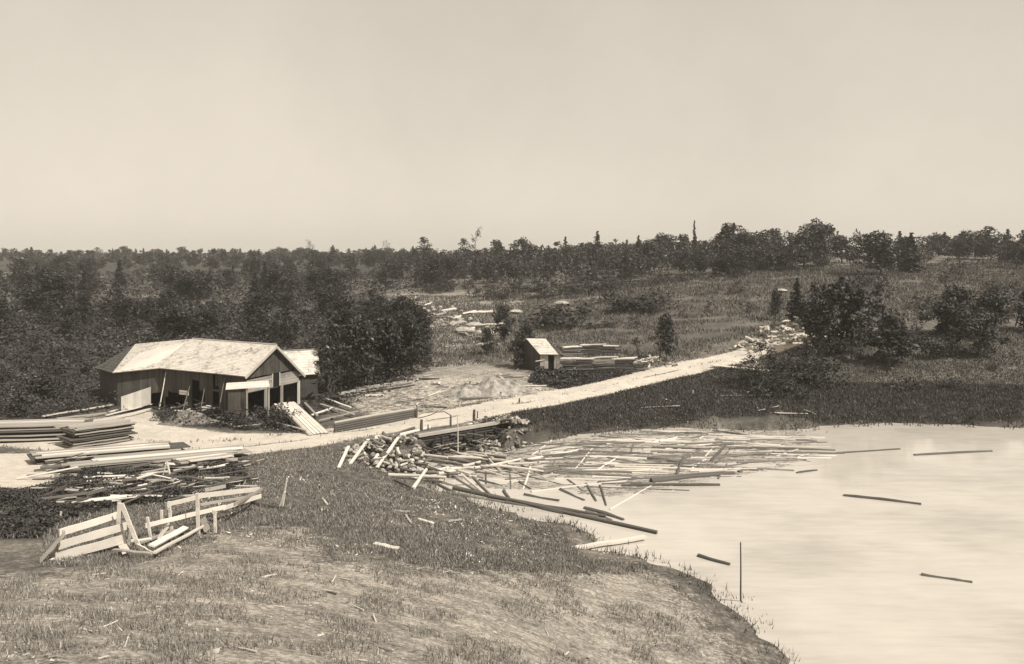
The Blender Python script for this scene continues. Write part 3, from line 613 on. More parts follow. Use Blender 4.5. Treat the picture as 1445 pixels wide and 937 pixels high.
# jumble of beams where raft meets the dam and near shore
for i in range(46):
    px = random.uniform(560, 770); c = 640+(px-560)*.22+random.uniform(-6, 26)+max(0,(620-px))*.2; q = G(px, c); L = random.uniform(1.2, 4); a = random.choice([-.75,-.5,.5,.2,-.3])+random.gauss(0,.25)
    d = Vector((math.cos(a), math.sin(a), random.gauss(0,.08)))*L/2; z = max(q.z, WZ)+random.uniform(.08,.45); q = Vector((q.x, q.y, z)); r = random.uniform(.06,.13)
    log(q-d, q+d, r, 'stranded log tangled in the driftwood where the raft meets the dam', 'driftwood beside the dam', random.choice(['bark','barkpale','dark','barkpale']))
# posts, poles in the pond
o = log(WP(1045,862,WZ-.5), WP(1045,862,WZ)+Vector((0,0,2.9)), .035, 'thin upright stake standing in the open pond water', None, 'dark', 'stake', 'stake')

def V3_(p, z): return Vector((p[0], p[1], z))
# ------------------------------------------------------------------ timber dam under the road, road edge timbers, posts and rails
A = Vector((*DAM_A, 0)); B = Vector((*DAM_B, 0)); dv = (B-A).normalized(); nv = Vector((dv.y, -dv.x, 0))
OF = nv*.8; A = A+OF; B = B+OF
dam = root('timber_dam', (A+B)/2+Vector((0,0,-1.6)), 'dark log crib dam carrying the road over the outlet of the pond', 'dam')
mb = MB()
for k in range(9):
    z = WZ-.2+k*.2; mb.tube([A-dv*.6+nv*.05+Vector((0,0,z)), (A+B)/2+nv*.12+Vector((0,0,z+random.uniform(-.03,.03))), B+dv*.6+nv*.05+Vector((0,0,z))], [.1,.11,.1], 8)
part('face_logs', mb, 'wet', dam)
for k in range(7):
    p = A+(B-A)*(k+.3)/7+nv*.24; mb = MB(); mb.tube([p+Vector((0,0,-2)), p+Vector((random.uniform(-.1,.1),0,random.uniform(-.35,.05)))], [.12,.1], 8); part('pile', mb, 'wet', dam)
mb = MB(); mb.beam(A-dv*.8+nv*.1+Vector((0,0,.16)), B+dv*.9+nv*.1+Vector((0,0,.22)), .32, .2); part('cap_beam', mb, 'mid', dam)
mb = MB()
for k in range(6): p = A+(B-A)*random.random()+nv*.5; mb.beam(p+Vector((-.9,-.1,random.uniform(-1.2,-.3))), p+Vector((.9,.3,random.uniform(-1.2,-.3))), .1, .05)
part('bracing', mb, 'mid', dam)
for k in range(4):
    o_ = -nv*(.18+.2*k); mb = MB(); mb.tube([A-dv*random.uniform(.3,1)+o_+Vector((0,0,.06+.02*k)), (A+B)/2+o_+Vector((0,0,.1+random.uniform(-.03,.04))), B+dv*random.uniform(.2,.9)+o_+Vector((0,0,.08))], [.12,.1,.11], 8); part('deck_log', mb, 'dark' if k % 2 else 'bark', dam)
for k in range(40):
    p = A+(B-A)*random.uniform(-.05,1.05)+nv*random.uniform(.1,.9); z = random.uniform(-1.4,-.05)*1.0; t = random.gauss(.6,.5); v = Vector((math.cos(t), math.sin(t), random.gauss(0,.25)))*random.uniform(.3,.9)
    log(V3_(p,z)-v, V3_(p,z)+v, random.uniform(.04,.09), 'dark sodden stick caught against the dam face', 'sticks against the dam face', random.choice(['wet','wet','wet','dark','bark']), 'stick', 'stick')  # sticks carry the same painted shade as the dam face
# tall pole at the dam
p = WP(646, 645, WZ); log(Vector((p.x,p.y-.1,WZ-.4)), Vector((p.x,p.y-.1,WZ+3.0)), .045, 'tall pale pole standing upright against the dark dam face', None, 'barkpale', 'pole', 'pole')
def post(px, by, ty, r, label, mt='dark', lean=0, name='post', group=None):
    g = G(px, by); zt = CH-(ty-HY)/F*g.y; log(g-Vector((0,0,.2)), Vector((g.x+lean, g.y, zt)), r, label, group, mt, name, 'post'); return Vector((g.x+lean, g.y, zt))
a = post(595,611,592,.13,'thick dark post with a forked top at the left end of the dam rail')
post(604,611,599,.06,'thin dark post just right of the thick forked post on the road edge')
b = post(636,605,586,.09,'dark post at the right end of the curved dam rail')
g0 = G(595,600); mb = MB(); mb.tube([a+Vector((-.25,0,.1)), a+Vector((.5,.6,.18)), (a+b)/2+Vector((0,.5,.3)), b+Vector((-.5,.3,.22)), b], [.035]*5, 6); single('handrail', mb, 'dark', tuple(a), 'thin dark curved handrail between the two dam posts', 'handrail')
post(669,596,578,.12,'short thick dark post on the road right of the dam')
post(674,590,580,.05,'thin post beside the short thick one right of the dam')
post(733,568,562,.08,'small dark stub post on the road edge right of the slab heap')
post(588,590,571,.06,'dark post at the end of the timber retaining wall')
post(503,560,545,.07,'thin dark post beside the pale board stack behind the yard')
post(649,574,567,.05,'pale small stake on the far side of the road','barkpale')
# culvert timbers on the near road edge
c1 = G(521,633); c2 = G(607,607); log(lift(c1,.2), lift(c2,.22), .13, 'long pale log edging the near side of the road left of the dam', None, 'barkpale')
c1 = G(524,628); c2 = G(585,606); log(lift(c1,.12), lift(c2,.14), .12, 'dark log edging the road just behind the long pale one', None, 'dark')
# retaining wall of timbers on far side of road
wl = root('timber_retaining_wall', G(545,600), 'low dark retaining wall of stacked timbers along the far road edge', 'wall'); wl['kind'] = 'thing'
wa = G(470,612)+Vector((0,.4,0)); wb = G(588,590)+Vector((0,.4,0))
for k in range(5):
    mb = MB(); mb.tube([wa+Vector((0,0,.05+k*.17)), (wa+wb)/2+Vector((0,.05,.08+k*.17)), wb+Vector((0,0,.05+k*.17))], [.09,.1,.09], 8); part('timber', mb, 'dark' if k < 4 else 'mid', wl)
# ------------------------------------------------------------------ heaps of slabs beside the dam
def heap(ctr, rx, ry, h, n, label, group, mats, Lr=(.35,1.1), rr=(.07,.16), mix_board=.4, rot=0):
    for i in range(n):
        a = random.uniform(0, 6.28); d = math.sqrt(random.random()); ex = math.cos(a)*d*rx; ey = math.sin(a)*d*ry
        x = ctr[0]+ex*math.cos(rot)-ey*math.sin(rot); y = ctr[1]+ex*math.sin(rot)+ey*math.cos(rot)
        z = max(gz(x, y), WZ)+h*(1-d**1.6)*random.uniform(.75, 1)+.06; L = random.uniform(*Lr); q = Vector((x, y, z)); t = random.uniform(0, 6.28)
        v = Vector((math.cos(t), math.sin(t), random.gauss(0,.3)-.1)).normalized()*L/2; m = random.choice(mats)
        if random.random() < mix_board: board(q-v, q+v, random.uniform(.12,.28), random.uniform(.03,.08), label, group, {'bark':'mid','barkpale':'pale','dark':'dark'}[m], random.gauss(0,.5), 'plank', 'plank')
        else: log(q-v, q+v, random.uniform(*rr), label, group, m, 'billet', 'billet')
def rubble(g, rx, ry, h, n, label, group, rot=.5):
    for i in range(n):
        a = random.uniform(0,6.28); d = math.sqrt(random.random()); ex = math.cos(a)*d*rx; ey = math.sin(a)*d*ry; x = g[0]+ex*math.cos(rot)-ey*math.sin(rot); y = g[1]+ex*math.sin(rot)+ey*math.cos(rot)
        stone(Vector((x, y, max(gz(x,y),WZ)+h*(1-d**1.6)*random.uniform(.6,1)+.05)), random.uniform(.09,.24), label, group)
rubble(G(548,648), 3.3, 2.9, 1.0, 130, 'pale grey stone in the rubble bank left of the dam', 'rubble bank left of the dam')
rubble(G(700,612), 3.0, 2.2, .9, 90, 'grey stone in the rubble bank right of the dam', 'rubble bank right of the dam')
g = G(548,648); heap(g, 3.0, 2.6, 1.1, 75, 'pale slab or billet in the heap on the near bank left of the dam', 'slab heap left of the dam', ['barkpale','bark','bark'], (.3,1.0), rot=.5)
g = G(700,612); heap(g, 2.8, 2.0, 1.0, 60, 'weathered slab or billet in the heap beside the right end of the dam', 'slab heap right of the dam', ['barkpale','bark','bark','dark'], rot=.5)
for k,(x1,y1,x2,y2) in enumerate([(478,662,492,640),(494,657,520,636),(532,662,562,640)]):
    p = G(x1,y1); q = G(x2,y2); board(lift(p,.1), lift(q,.5+.3*k), .2, .08, ['leaning pale slab at the left end of the slab heap','pale slab lying inside the left end of the slab heap','pale slab leaning across the middle of the slab heap'][k])
p = G(556,683); q = G(583,692); log(lift(p,.25), lift(q,.1), .08, 'bent driftwood branch, left arm, on the near bank below the dam', None, 'dark')
q2 = G(602,672); log(lift(q,.12), lift(q2,.45), .12, 'pale bare log sticking up from the near bank below the dam', None, 'barkpale')

# ------------------------------------------------------------------ buildings
def boards_wall(mb, a, b, z0a, z0b, z1a, z1b, w=.22, th=.04, nrm=None, skip=()):
    """vertical boards from a to b (xy), bottom and top heights interpolated"""
    a = Vector(a); b = Vector(b); L = (b-a).length; d = (b-a)/L; n = Vector((d.y, -d.x)) if nrm is None else Vector(nrm); t = 0
    while t < L-1e-3:
        ww = min(w*random.uniform(.75,1.3), L-t); t2 = t+ww-.012; o = random.uniform(0,.02)
        def zz(z0, z1, t): return z0+(z1-z0)*t/L
        if not any(s <= (t+t2)/2 <= e for s, e in skip):
            p = a+d*t+n*o; q = a+d*t2+n*o; p2 = p-n*th; q2 = q-n*th; j = random.uniform(-.03,.02)
            mb.hexa([(p.x,p.y,zz(z0a,z0b,t)+j),(q.x,q.y,zz(z0a,z0b,t2)+j),(q2.x,q2.y,zz(z0a,z0b,t2)+j),(p2.x,p2.y,zz(z0a,z0b,t)+j),
                     (p.x,p.y,zz(z1a,z1b,t)),(q.x,q.y,zz(z1a,z1b,t2)),(q2.x,q2.y,zz(z1a,z1b,t2)),(p2.x,p2.y,zz(z1a,z1b,t))])
        t += ww
def roof_plane(mb, e0, e1, r1, r0, rows=14, w=.3, th=.05):
    """shingled quad: eave e0->e1, ridge r0->r1"""
    e0, e1, r0, r1 = map(Vector, (e0, e1, r0, r1)); n = (e1-e0).cross(r0-e0).normalized()
    if n.z < 0: n = -n
    def pt(u, v): return (e0*(1-u)+e1*u)*(1-v)+(r0*(1-u)+r1*u)*v
    mb.hexa([pt(0,0)-n*th, pt(1,0)-n*th, pt(1,1)-n*th, pt(0,1)-n*th, pt(0,0), pt(1,0), pt(1,1), pt(0,1)])
    for i in range(rows):
        v0 = i/rows; v1 = min(1, (i+1.25)/rows); L = (pt(1,v0)-pt(0,v0)).length; u = 0
        while u < 1:
            du = w*random.uniform(.6,1.5)/max(L,.1); u2 = min(1, u+du); k = .025+random.uniform(0,.02); dr = random.uniform(-.02,.02)/rows*3; k2 = .012
            a, b, c, d = pt(u, max(0,v0+dr)), pt(u2-.0015, max(0,v0+dr)), pt(u2-.0015, v1), pt(u, v1)
            mb.hexa([a+n*.004, b+n*.004, c+n*.002, d+n*.002, a+n*k, b+n*k, c+n*k2, d+n*k2]); u = u2
def V3(p, z): return Vector((p[0], p[1], z))
U = Vector((-.895,.446)); W = Vector((.446,.895)); C1 = Vector((-22.4,70.0)); D = C1+U*9.5; E = Vector((-35.2,74.6)); FF = Vector((-39.4,80.0)); AP = C1+W*3.3; BK2 = C1+W*6.7
R1 = AP+U*13; R2 = Vector((-36.5,81.0)); BB = BK2+U*13
mill = root('sawmill', (C1.x,C1.y,-.6), 'long weathered sawmill with a bright shingled roof and dark open lower storey', 'sawmill')
mb = MB(); ze = 3.2; zr = 5.25; ov = W*-.45; g = -.7
roof_plane(mb, V3(C1+ov-U*.5, ze-.15), V3(D+ov, ze-.12), V3(AP+U*(R1-AP).length*.74, zr+.02), V3(AP-U*.5, zr), 24, .2)
roof_plane(mb, V3(D+ov, ze-.12), V3(E+Vector((-.2,-.5)), 2.62), V3(R2, 4.35), V3(AP+U*(R1-AP).length*.74, zr+.02), 24, .2)
rf = part('roof', mb, 'shingle', mill)
mb = MB(); roof_plane(mb, V3(E+Vector((-.2,-.5)), 2.6), V3(FF+Vector((-.5,-.1)), 2.2), V3(R2+Vector((-.02,.02)), 4.33), V3(R2, 4.34), 12); part('hip_roof', mb, 'dark', mill, 'grey sloping roof end on the left of the mill')  # hip turned from the sun; its shade is put into the dark wood
mb = MB(); roof_plane(mb, V3(BK2+W*.3-U*.5, 2.15), V3(BB+W*.3, 2.15), V3(AP+U*(R1-AP).length*.74, zr), V3(AP-U*.5, zr-.02), 14)
roof_plane(mb, V3(BB+W*.3, 2.1), V3(FF+Vector((.4,2.6)), 2.1), V3(R2, 4.32), V3(AP+U*(R1-AP).length*.74, zr), 12); part('back_roof', mb, 'shingle', mill)
mb = MB(); mb.tube([V3(AP-U*.52, zr+.06), V3(AP+U*4, zr+.04), V3(AP+U*9.6, zr+.07)], [.07,.07,.07], 6); mb.beam(V3(C1+ov-U*.54, ze-.3), V3(AP-U*.54, zr-.14), .05, .2); mb.beam(V3(BK2+W*.3-U*.54, 2.0), V3(AP-U*.54, zr-.14), .05, .2); part('ridge_and_barge_boards', mb, 'mid', mill)
# front wall (long), with two openings
for q_ in (C1+U*.1, C1+U*2.2, C1+U*4.4, C1+U*6.7, D, (D+E)/2, E+Vector((.1,.1))):
    mb = MB(); mb.tube([V3(q_+W*.1,-.9), V3(q_+W*.08,1.0), V3(q_+W*.1,2.6)], [.13,.12,.11], 7); part('wall_post', mb, 'dark', mill)
mb = MB(); boards_wall(mb, C1+U*1.0+W*2.2, D+W*2.2, g, g, 2.9, 2.9, nrm=-W); boards_wall(mb, D+W*2.2, E+W*2.0, g, g, 2.9, 2.6, nrm=(-.1,-.99)); part('rear_partition', mb, 'void', mill)  # black backing behind the open wall, imitates the shade inside
mb = MB(); t_ = 0
while t_ < 9.4:
    t2_ = t_+random.uniform(.5,.9); low = random.choice([g, .5, .9, 1.1, 1.3, 1.5]) if random.random() < .85 else 2.2
    if not (2.1 < t_ < 3.2): boards_wall(mb, C1+U*(t_+.02), C1+U*min(t2_,9.45), low, low+random.uniform(-.2,.2), ze-.02, ze-.02, nrm=-W)
    t_ = t2_
boards_wall(mb, D, D.lerp(E,.5), .9, .7, ze-.05, 2.95, nrm=(-.1,-.99)); boards_wall(mb, D.lerp(E,.5), E, g, g, 2.95, 2.7, nrm=(-.1,-.99)); boards_wall(mb, E, FF, g, g, 2.6, 2.2, nrm=(-.79,-.6))
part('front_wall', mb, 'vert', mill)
for (ua, ub, za, zb) in ((2.1,3.3,1.9,ze-.03),):
    mb = MB(); boards_wall(mb, C1+U*ua, C1+U*ub, za, za, zb, zb, nrm=-W); part('wall_infill', mb, 'vert', mill)
mb = MB(); boards_wall(mb, BK2, BB, g, g, 2.3, 2.3, nrm=W); boards_wall(mb, BB, FF+Vector((.4,2.2)), g, g, 2.2, 2.1, nrm=W); part('back_wall', mb, 'vert', mill)
# gable end: dark triangle, paler band, open storey with posts
def gz_roof(t): return ze+(zr-ze)*t/3.3 if t < 3.3 else zr+(2.25-zr)*(t-3.3)/3.4
mb = MB(); off = -U*.1
for (ta, tb) in ((.15,3.3),(3.3,6.5)):
    boards_wall(mb, C1+W*ta+off, C1+W*tb+off, 2.75, 2.75, max(2.76,gz_roof(ta)-.12), max(2.77,gz_roof(tb)-.1), nrm=-U)
part('gable', mb, 'vert', mill)
mb = MB()
for k in range(5):
    z = 1.66+k*.215
    for (ta, tb) in ((.05,3.15),(4.05,6.6)): 
        p = V3(C1+W*ta+off*1.4, z); q = V3(C1+W*tb+off*1.4, z+random.uniform(-.02,.02)); mb.beam(p, q, .04, .2)
part('gable_band', mb, 'mid', mill, 'paler horizontal boards across the mill gable end')
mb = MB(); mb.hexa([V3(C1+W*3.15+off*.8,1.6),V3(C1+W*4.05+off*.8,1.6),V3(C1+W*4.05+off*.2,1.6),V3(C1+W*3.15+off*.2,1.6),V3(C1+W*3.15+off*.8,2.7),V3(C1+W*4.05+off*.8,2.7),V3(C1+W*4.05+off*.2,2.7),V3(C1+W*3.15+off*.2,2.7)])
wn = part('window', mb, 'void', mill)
for t in (3.15,4.05): mb = MB(); mb.beam(V3(C1+W*t+off*1.9,1.6), V3(C1+W*t+off*1.9,2.75), .08, .07); part('side_casing', mb, 'pale', wn)
for k, t in enumerate((.1,2.4,4.4,6.62)):
    mb = MB(); mb.beam(V3(C1+W*t+off, -.9), V3(C1+W*t+off, 1.62), .2, .2); part('post', mb, 'pale' if k == 3 else 'mid', mill)
mb = MB(); boards_wall(mb, C1+U*4.5, C1+W*6.7+U*4.5, g, g, 2.3, 2.3, nrm=-U); part('inner_wall', mb, 'void', mill)  # coloured black for the unlit lower storey
mb = MB(); f0 = V3(C1+off*.5, 1.45)
mb.hexa([V3(C1,1.45),V3(C1+W*6.6,1.45),V3(C1+W*6.6+U*4.4,1.45),V3(C1+U*4.4,1.45),V3(C1,1.6),V3(C1+W*6.6,1.6),V3(C1+W*6.6+U*4.4,1.6),V3(C1+U*4.4,1.6)]); part('upper_floor', mb, 'dark', mill)
# porch at the near corner
pa = WP(326,547,2.35); 
porch = [Vector((-22.9,66.9)), Vector((-19.6,67.6)), Vector((-20.3,69.6)), Vector((-23.6,69.2))]
mb = MB(); 
for k in range(6):
    t = k/6; t2 = (k+.94)/6; p = porch[0].lerp(porch[3], t); q = porch[1].lerp(porch[2], t); mb.beam(V3(p.lerp(porch[3],.02), 2.42+t*.16), V3(q, 2.55+t*.16+random.uniform(-.02,.02)), .33, .06)
part('porch_roof', mb, 'pale', mill)
mb = MB(); boards_wall(mb, porch[0]+Vector((.15,.1)), porch[0]+Vector((1.5,.38)), -.5, -.5, 2.36, 2.4, nrm=(.2,-.98)); part('porch_wall', mb, 'vert', mill)
for q in (porch[0].lerp(porch[1],.48), porch[1]+Vector((-.1,.1))):
    mb = MB(); mb.beam(V3(q,-.8), V3(q,2.45), .12, .12); part('porch_post', mb, 'mid', mill)
# pale panels propped on the long wall
mb = MB(); q0 = WP(172,580,-.2); 
a0 = WP(171,578,-.1); b0 = WP(213,568,-.05); up = Vector((0,.25,1.75))
boards_wall(mb, (a0.x,a0.y), (b0.x,b0.y), -.3, -.2, 1.0, 1.35, .3, nrm=(.1,-1)); single('board_screen', mb, 'vertpale', tuple(a0-Vector((0,0,.2))), 'pale upright board screen standing in front of the left end of the mill', 'screen')
mb = MB(); p = C1+U*6.2-W*.25; q = C1+U*7.3-W*.25
for k in range(2): mb.beam(V3(p,1.0+.2*k), V3(q,1.0+.2*k), .06, .17)
part('shutter', mb, 'pale', mill, 'pale boards nailed across the long wall opening')
g_ = V3(C1+U*5.2+W*.3, 0); heap((g_.x, g_.y), 3.2, .9, .8, 30, 'dark slab or billet piled in the shade under the long side of the sawmill', 'junk under the sawmill', ['dark','bark','barkpale'], (.6,2.0), (.05,.1), .6, -.45)
for k, (t_, o_) in enumerate(((1.6,.9),(3.9,.7),(5.6,1.0),(8.6,.8))):
    p = V3(C1+U*t_-W*(.5+o_), gz(*(C1+U*t_-W*(.5+o_)))); q = V3(C1+U*(t_+.5)-W*.12, random.uniform(1.8,2.9)); log(p, q, .05, ['pole leaning on the sawmill wall nearest the porch','second pole from the porch leaning on the sawmill wall','third pole from the porch leaning on the sawmill wall','leftmost pole leaning on the sawmill wall'][k], None, random.choice(['bark','barkpale']), 'pole', 'pole')
# extension behind
ex = root('mill_extension', (-19,79,-.5), 'small gabled building with a bright roof tucked behind the right end of the sawmill', 'building')
e0, e1 = Vector((-21.7,76.9)), Vector((-18.0,78.4)); s0, s1 = Vector((-22.5,79.5)), Vector((-18.8,81.0)); k0, k1 = Vector((-23.3,82.1)), Vector((-19.6,83.6))
mb = MB(); roof_plane(mb, V3(e0,1.85), V3(e1,1.85), V3(s1,3.8), V3(s0,3.8), 10); roof_plane(mb, V3(k1,1.85), V3(k0,1.85), V3(s0,3.78), V3(s1,3.78), 10); part('roof', mb, 'shingle', ex)
mb = MB(); boards_wall(mb, e0+Vector((.1,.3)), e1+Vector((-.3,.3)), -.8,-.8,1.8,1.8, nrm=(.3,-.95)); boards_wall(mb, k0, k1+Vector((-.3,-.3)), -.8,-.8,1.8,1.8, nrm=(-.3,.95))
ee, kk, ss = e1+Vector((-.3,.3)), k1+Vector((-.3,-.3)), s1+Vector((-.3,0)); boards_wall(mb, ee, ss, -.8,-.8,1.8,3.7, nrm=(.95,.3)); boards_wall(mb, ss, kk, -.8,-.8,3.7,1.8, nrm=(.95,.3)); part('wall', mb, 'vert', ex)
mb = MB(); mb.beam(V3(s0,3.88), V3(s1,3.88), .14, .05); part('ridge_board', mb, 'mid', ex)
# ramp (log slip)
ra = WP(404,568,.95); rb = WP(450,612,.05)
rp = root('log_ramp', tuple(rb), 'bright plank ramp sloping from the road up into the sawmill', 'ramp')
d = (rb-ra).normalized(); sd = Vector((d.y,-d.x,0)).normalized()
mb = MB()
for k in range(5): o = sd*(k-2)*.26; mb.beam(ra+o+Vector((0,0,random.uniform(-.01,.01))), rb+o*1.1+Vector((0,0,random.uniform(-.01,.01)))+d*random.uniform(-.15,.15), .24, .05)
part('deck', mb, 'pale', rp)
for s in (-1,1):
    mb = MB(); mb.beam(ra+sd*s*.66+Vector((0,0,-.16)), rb+sd*s*.72+Vector((0,0,-.12)), .14, .26); part('side_beam', mb, 'mid', rp)
for t in (.15,.4):
    for s in (-1,1):
        q = ra.lerp(rb, t)+sd*s*.6; mb = MB(); mb.beam(q+Vector((0,0,-.2)), V3(q, gz(q.x,q.y)-.2), .12, .12); part('leg', mb, 'mid', rp)
p = WP(388,570,.8); q = WP(416,597,.2); board(p, q, .2, .08, 'narrow pale plank running down beside the left edge of the ramp')
for k,(x1,y1,x2,y2) in enumerate([(378,598,432,613),(430,572,448,592),(440,590,470,580),(449,598,505,585),(452,574,500,590),(460,566,495,580),(470,562,502,574),(450,585,475,583),(330,607,370,604)]):
    board(lift(G(x1,y1),.25), lift(G(x2,y2),.3), .18, .07, 'loose plank among the brush beside the foot of the ramp', 'loose planks beside the ramp', random.choice(['pale','mid']), random.gauss(0,.3))
# boards at left of mill
for k,(x1,y1,x2,y2) in enumerate([(150,588,215,573),(155,584,212,568),(165,592,212,580),(60,592,160,574),(80,596,150,586),(275,583,312,571),(282,586,315,576)]):
    board(lift(G(x1,y1),.12+.05*k%3), lift(G(x2,y2),.2), .24, .07, 'loose pale plank on the ground before the long wall of the sawmill', 'loose planks before the sawmill', random.choice(['pale','mid','pale']))
# sawdust / dirt mound in front of mill
def mound(name, c, rx, ry, h, mat, label, cat, kind=None):
    mb = MB(); n = 26; m = 10
    for i in range(m+1):
        for j in range(n):
            t = i/m; a = 2*math.pi*j/n; w = 1+.18*math.sin(3*a+1)+.1*math.sin(7*a); x = c.x+math.cos(a)*rx*t*w; y = c.y+math.sin(a)*ry*t*w
            mb.v.append((x, y, gz(x,y)-.05+h*(math.cos(math.pi*min(t,1))*.5+.5)*(1+random.gauss(0,.05))+random.gauss(0,.03)*(t<.95)))
    for i in range(m):
        for j in range(n): mb.f.append((i*n+j, i*n+(j+1)%n, (i+1)*n+(j+1)%n, (i+1)*n+j))
    return single(name, mb, mat, tuple(c), label, cat)
M['earth'] = plain('dug_earth', .05, .26, 4); M['sandp'] = plain('pale_sand', .09, .42, 1.6)
mound('earth_mound', G(262,596), 2.6, 1.8, 1.0, 'earth', 'small grey earth mound beside the yard in front of the sawmill', 'mound')
mound('sand_mound', G(700,553), 3.4, 2.2, 1.5, 'sandp', 'pale sand mound with timber dumped at its foot, left of the small shed', 'mound')
mound('sand_mound', G(655,556), 3.0, 2.0, .9, 'sandp', 'low pale sand mound left of the larger one', 'mound')
g = G(682,553); heap(g, 2.6, .9, .7, 26, 'dark timber offcut dumped between the two sand mounds', 'dumped timber at the sand mounds', ['dark','dark','bark'], (.8,2.6), (.06,.12), .3, -.3)
for k in range(60):
    px = random.uniform(470, 790); py = random.uniform(528, 588)
    g = G(px, py)
    if not (inside(YARD2, np.array([g.x]), np.array([g.y]))[0] or inside(YARD3, np.array([g.x]), np.array([g.y]))[0]) or seg_dist(ROADL, np.array([g.x]), np.array([g.y]), False)[0] < 2.4: continue
    L = random.uniform(.5, 3); a = random.gauss(.35,.5); d = Vector((math.cos(a), math.sin(a), 0))*L/2; q = g+Vector((0,0,.09))
    board(q-d, q+d, random.uniform(.1,.25), .06, 'offcut scattered over the rough yard between the sawmill and the small shed', 'offcuts scattered over the yard', random.choice(['mid','dark','dark','pale']), random.gauss(0,.3), 'offcut', 'offcut')
# small shed
sh = root('shed', (3.6,89.5,.1), 'small gabled shed with a bright roof and dark doorway beside the road', 'shed')
w0, w1 = Vector((2.96,89.0)), Vector((4.95,88.7)); r0, r1 = Vector((1.55,91.2)), Vector((3.65,90.9)); h0, h1 = Vector((.15,93.3)), Vector((2.3,93.0))
mb = MB(); roof_plane(mb, V3(w0,2.3), V3(w1,2.3), V3(r1,3.75), V3(r0,3.75), 9, .25); roof_plane(mb, V3(h1,2.3), V3(h0,2.3), V3(r0,3.73), V3(r1,3.73), 9); part('roof', mb, 'shingle', sh)
gg = gz(3.5,89.5)-.15; a_, b_ = w0+Vector((.05,.3)), w1+Vector((-.2,.3)); mb = MB()
boards_wall(mb, a_, b_, gg, gg, 2.35, 2.35, .2, nrm=(-.15,-.99), skip=((.95,1.4),)); part('front_wall', mb, 'vertpale', sh)
mb = MB(); c_ = r0+Vector((.05,0)); d_ = h0+Vector((.05,-.3)); boards_wall(mb, a_, c_, gg, gg, 2.35, 3.65, nrm=(-.8,-.55)); boards_wall(mb, c_, d_, gg, gg, 3.65, 2.35, nrm=(-.8,-.55))
c2_ = r1+Vector((-.2,0)); d2_ = h1+Vector((-.2,-.3)); boards_wall(mb, b_, c2_, gg, gg, 2.35, 3.65, nrm=(.8,.55)); boards_wall(mb, c2_, d2_, gg, gg, 3.65, 2.35, nrm=(.8,.55)); boards_wall(mb, d_, d2_, gg, gg, 2.3, 2.3, nrm=(0,1)); part('side_walls', mb, 'vert', sh)  # dark boards put the shade of the side walls into their colour
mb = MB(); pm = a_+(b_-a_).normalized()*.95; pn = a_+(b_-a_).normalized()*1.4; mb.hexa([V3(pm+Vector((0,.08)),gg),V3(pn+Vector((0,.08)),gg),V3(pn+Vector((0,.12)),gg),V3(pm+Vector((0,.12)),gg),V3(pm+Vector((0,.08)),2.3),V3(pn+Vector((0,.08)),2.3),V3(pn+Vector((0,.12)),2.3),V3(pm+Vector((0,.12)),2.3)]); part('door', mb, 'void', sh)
mb = MB(); mb.beam(V3(a_+Vector((-.5,-.12)),1.55), V3(a_+Vector((.7,-.12)),1.75), .05, .1); part('rail', mb, 'pale', sh)

# ------------------------------------------------------------------ log piles by the shed and cordwood heap
def logpile(a, b, hgt, rowsn, label, group, r=.11, top='barkpale', body='wet', depth=2.0):  # pale top and dark body paint a lit top and shaded face
    """logs laid side-on, running a->b, stacked in rows"""
    a = Vector(a); b = Vector(b); L = (b-a).length; d = (b-a)/L; n = Vector((-d.y, d.x, 0)).normalized(); t0 = 0
    while t0 < L-.4:
        t1 = min(L, t0+random.uniform(1.3, 2.6)); m = max(3, int(rowsn*random.uniform(.84, 1.0)*(1-.35*(t0/L)**3)))
        for i in range(m):
            last = i >= m-1
            for dd in ((0,) if not last else (0,.24)):
                e = random.uniform(-.2,.25); p = a+d*(t0+e)+n*(i*.05+dd+random.uniform(-.1,.05)); q = a+d*(t1+random.uniform(-.1,.8))+n*(i*.05+dd+random.uniform(-.1,.05)); z = .08+i*r*1.62
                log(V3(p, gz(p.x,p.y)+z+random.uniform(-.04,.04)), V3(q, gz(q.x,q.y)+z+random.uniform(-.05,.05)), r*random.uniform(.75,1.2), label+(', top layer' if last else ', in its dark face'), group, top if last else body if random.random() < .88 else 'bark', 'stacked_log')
        t0 = t1
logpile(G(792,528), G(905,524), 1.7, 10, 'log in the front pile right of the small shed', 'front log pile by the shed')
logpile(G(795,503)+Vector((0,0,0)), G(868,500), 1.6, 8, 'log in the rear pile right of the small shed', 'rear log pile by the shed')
g = G(915,518); heap(g, 3.2, 1.4, .9, 36, 'jumbled grey billet at the right end of the log piles', 'jumbled billets at the log pile end', ['bark','barkpale','bark'], (.6,1.6), (.06,.12), .3, .1)
for k, (px, py, rx, h, n) in enumerate([(1062,492,2.8,1.4,40),(1092,484,3.2,2.7,62),(1120,478,2.8,3.0,60)]):
    g = G(px, py); heap(g, rx, 1.6, h, n, ['cordwood billet in the low left end of the heap above the road end','cordwood billet in the middle of the heap above the road end','cordwood billet in the tall right end of the heap above the road end'][k], 'cordwood heap above the road end', ['barkpale','barkpale','bark'], (.6,1.3), (.09,.16), .25, .15)
p = G(1110,489); q = G(1132,480); log(lift(p,.5), lift(q,.6), .16, 'single pale log lying below the tall end of the cordwood heap', None, 'barkpale')
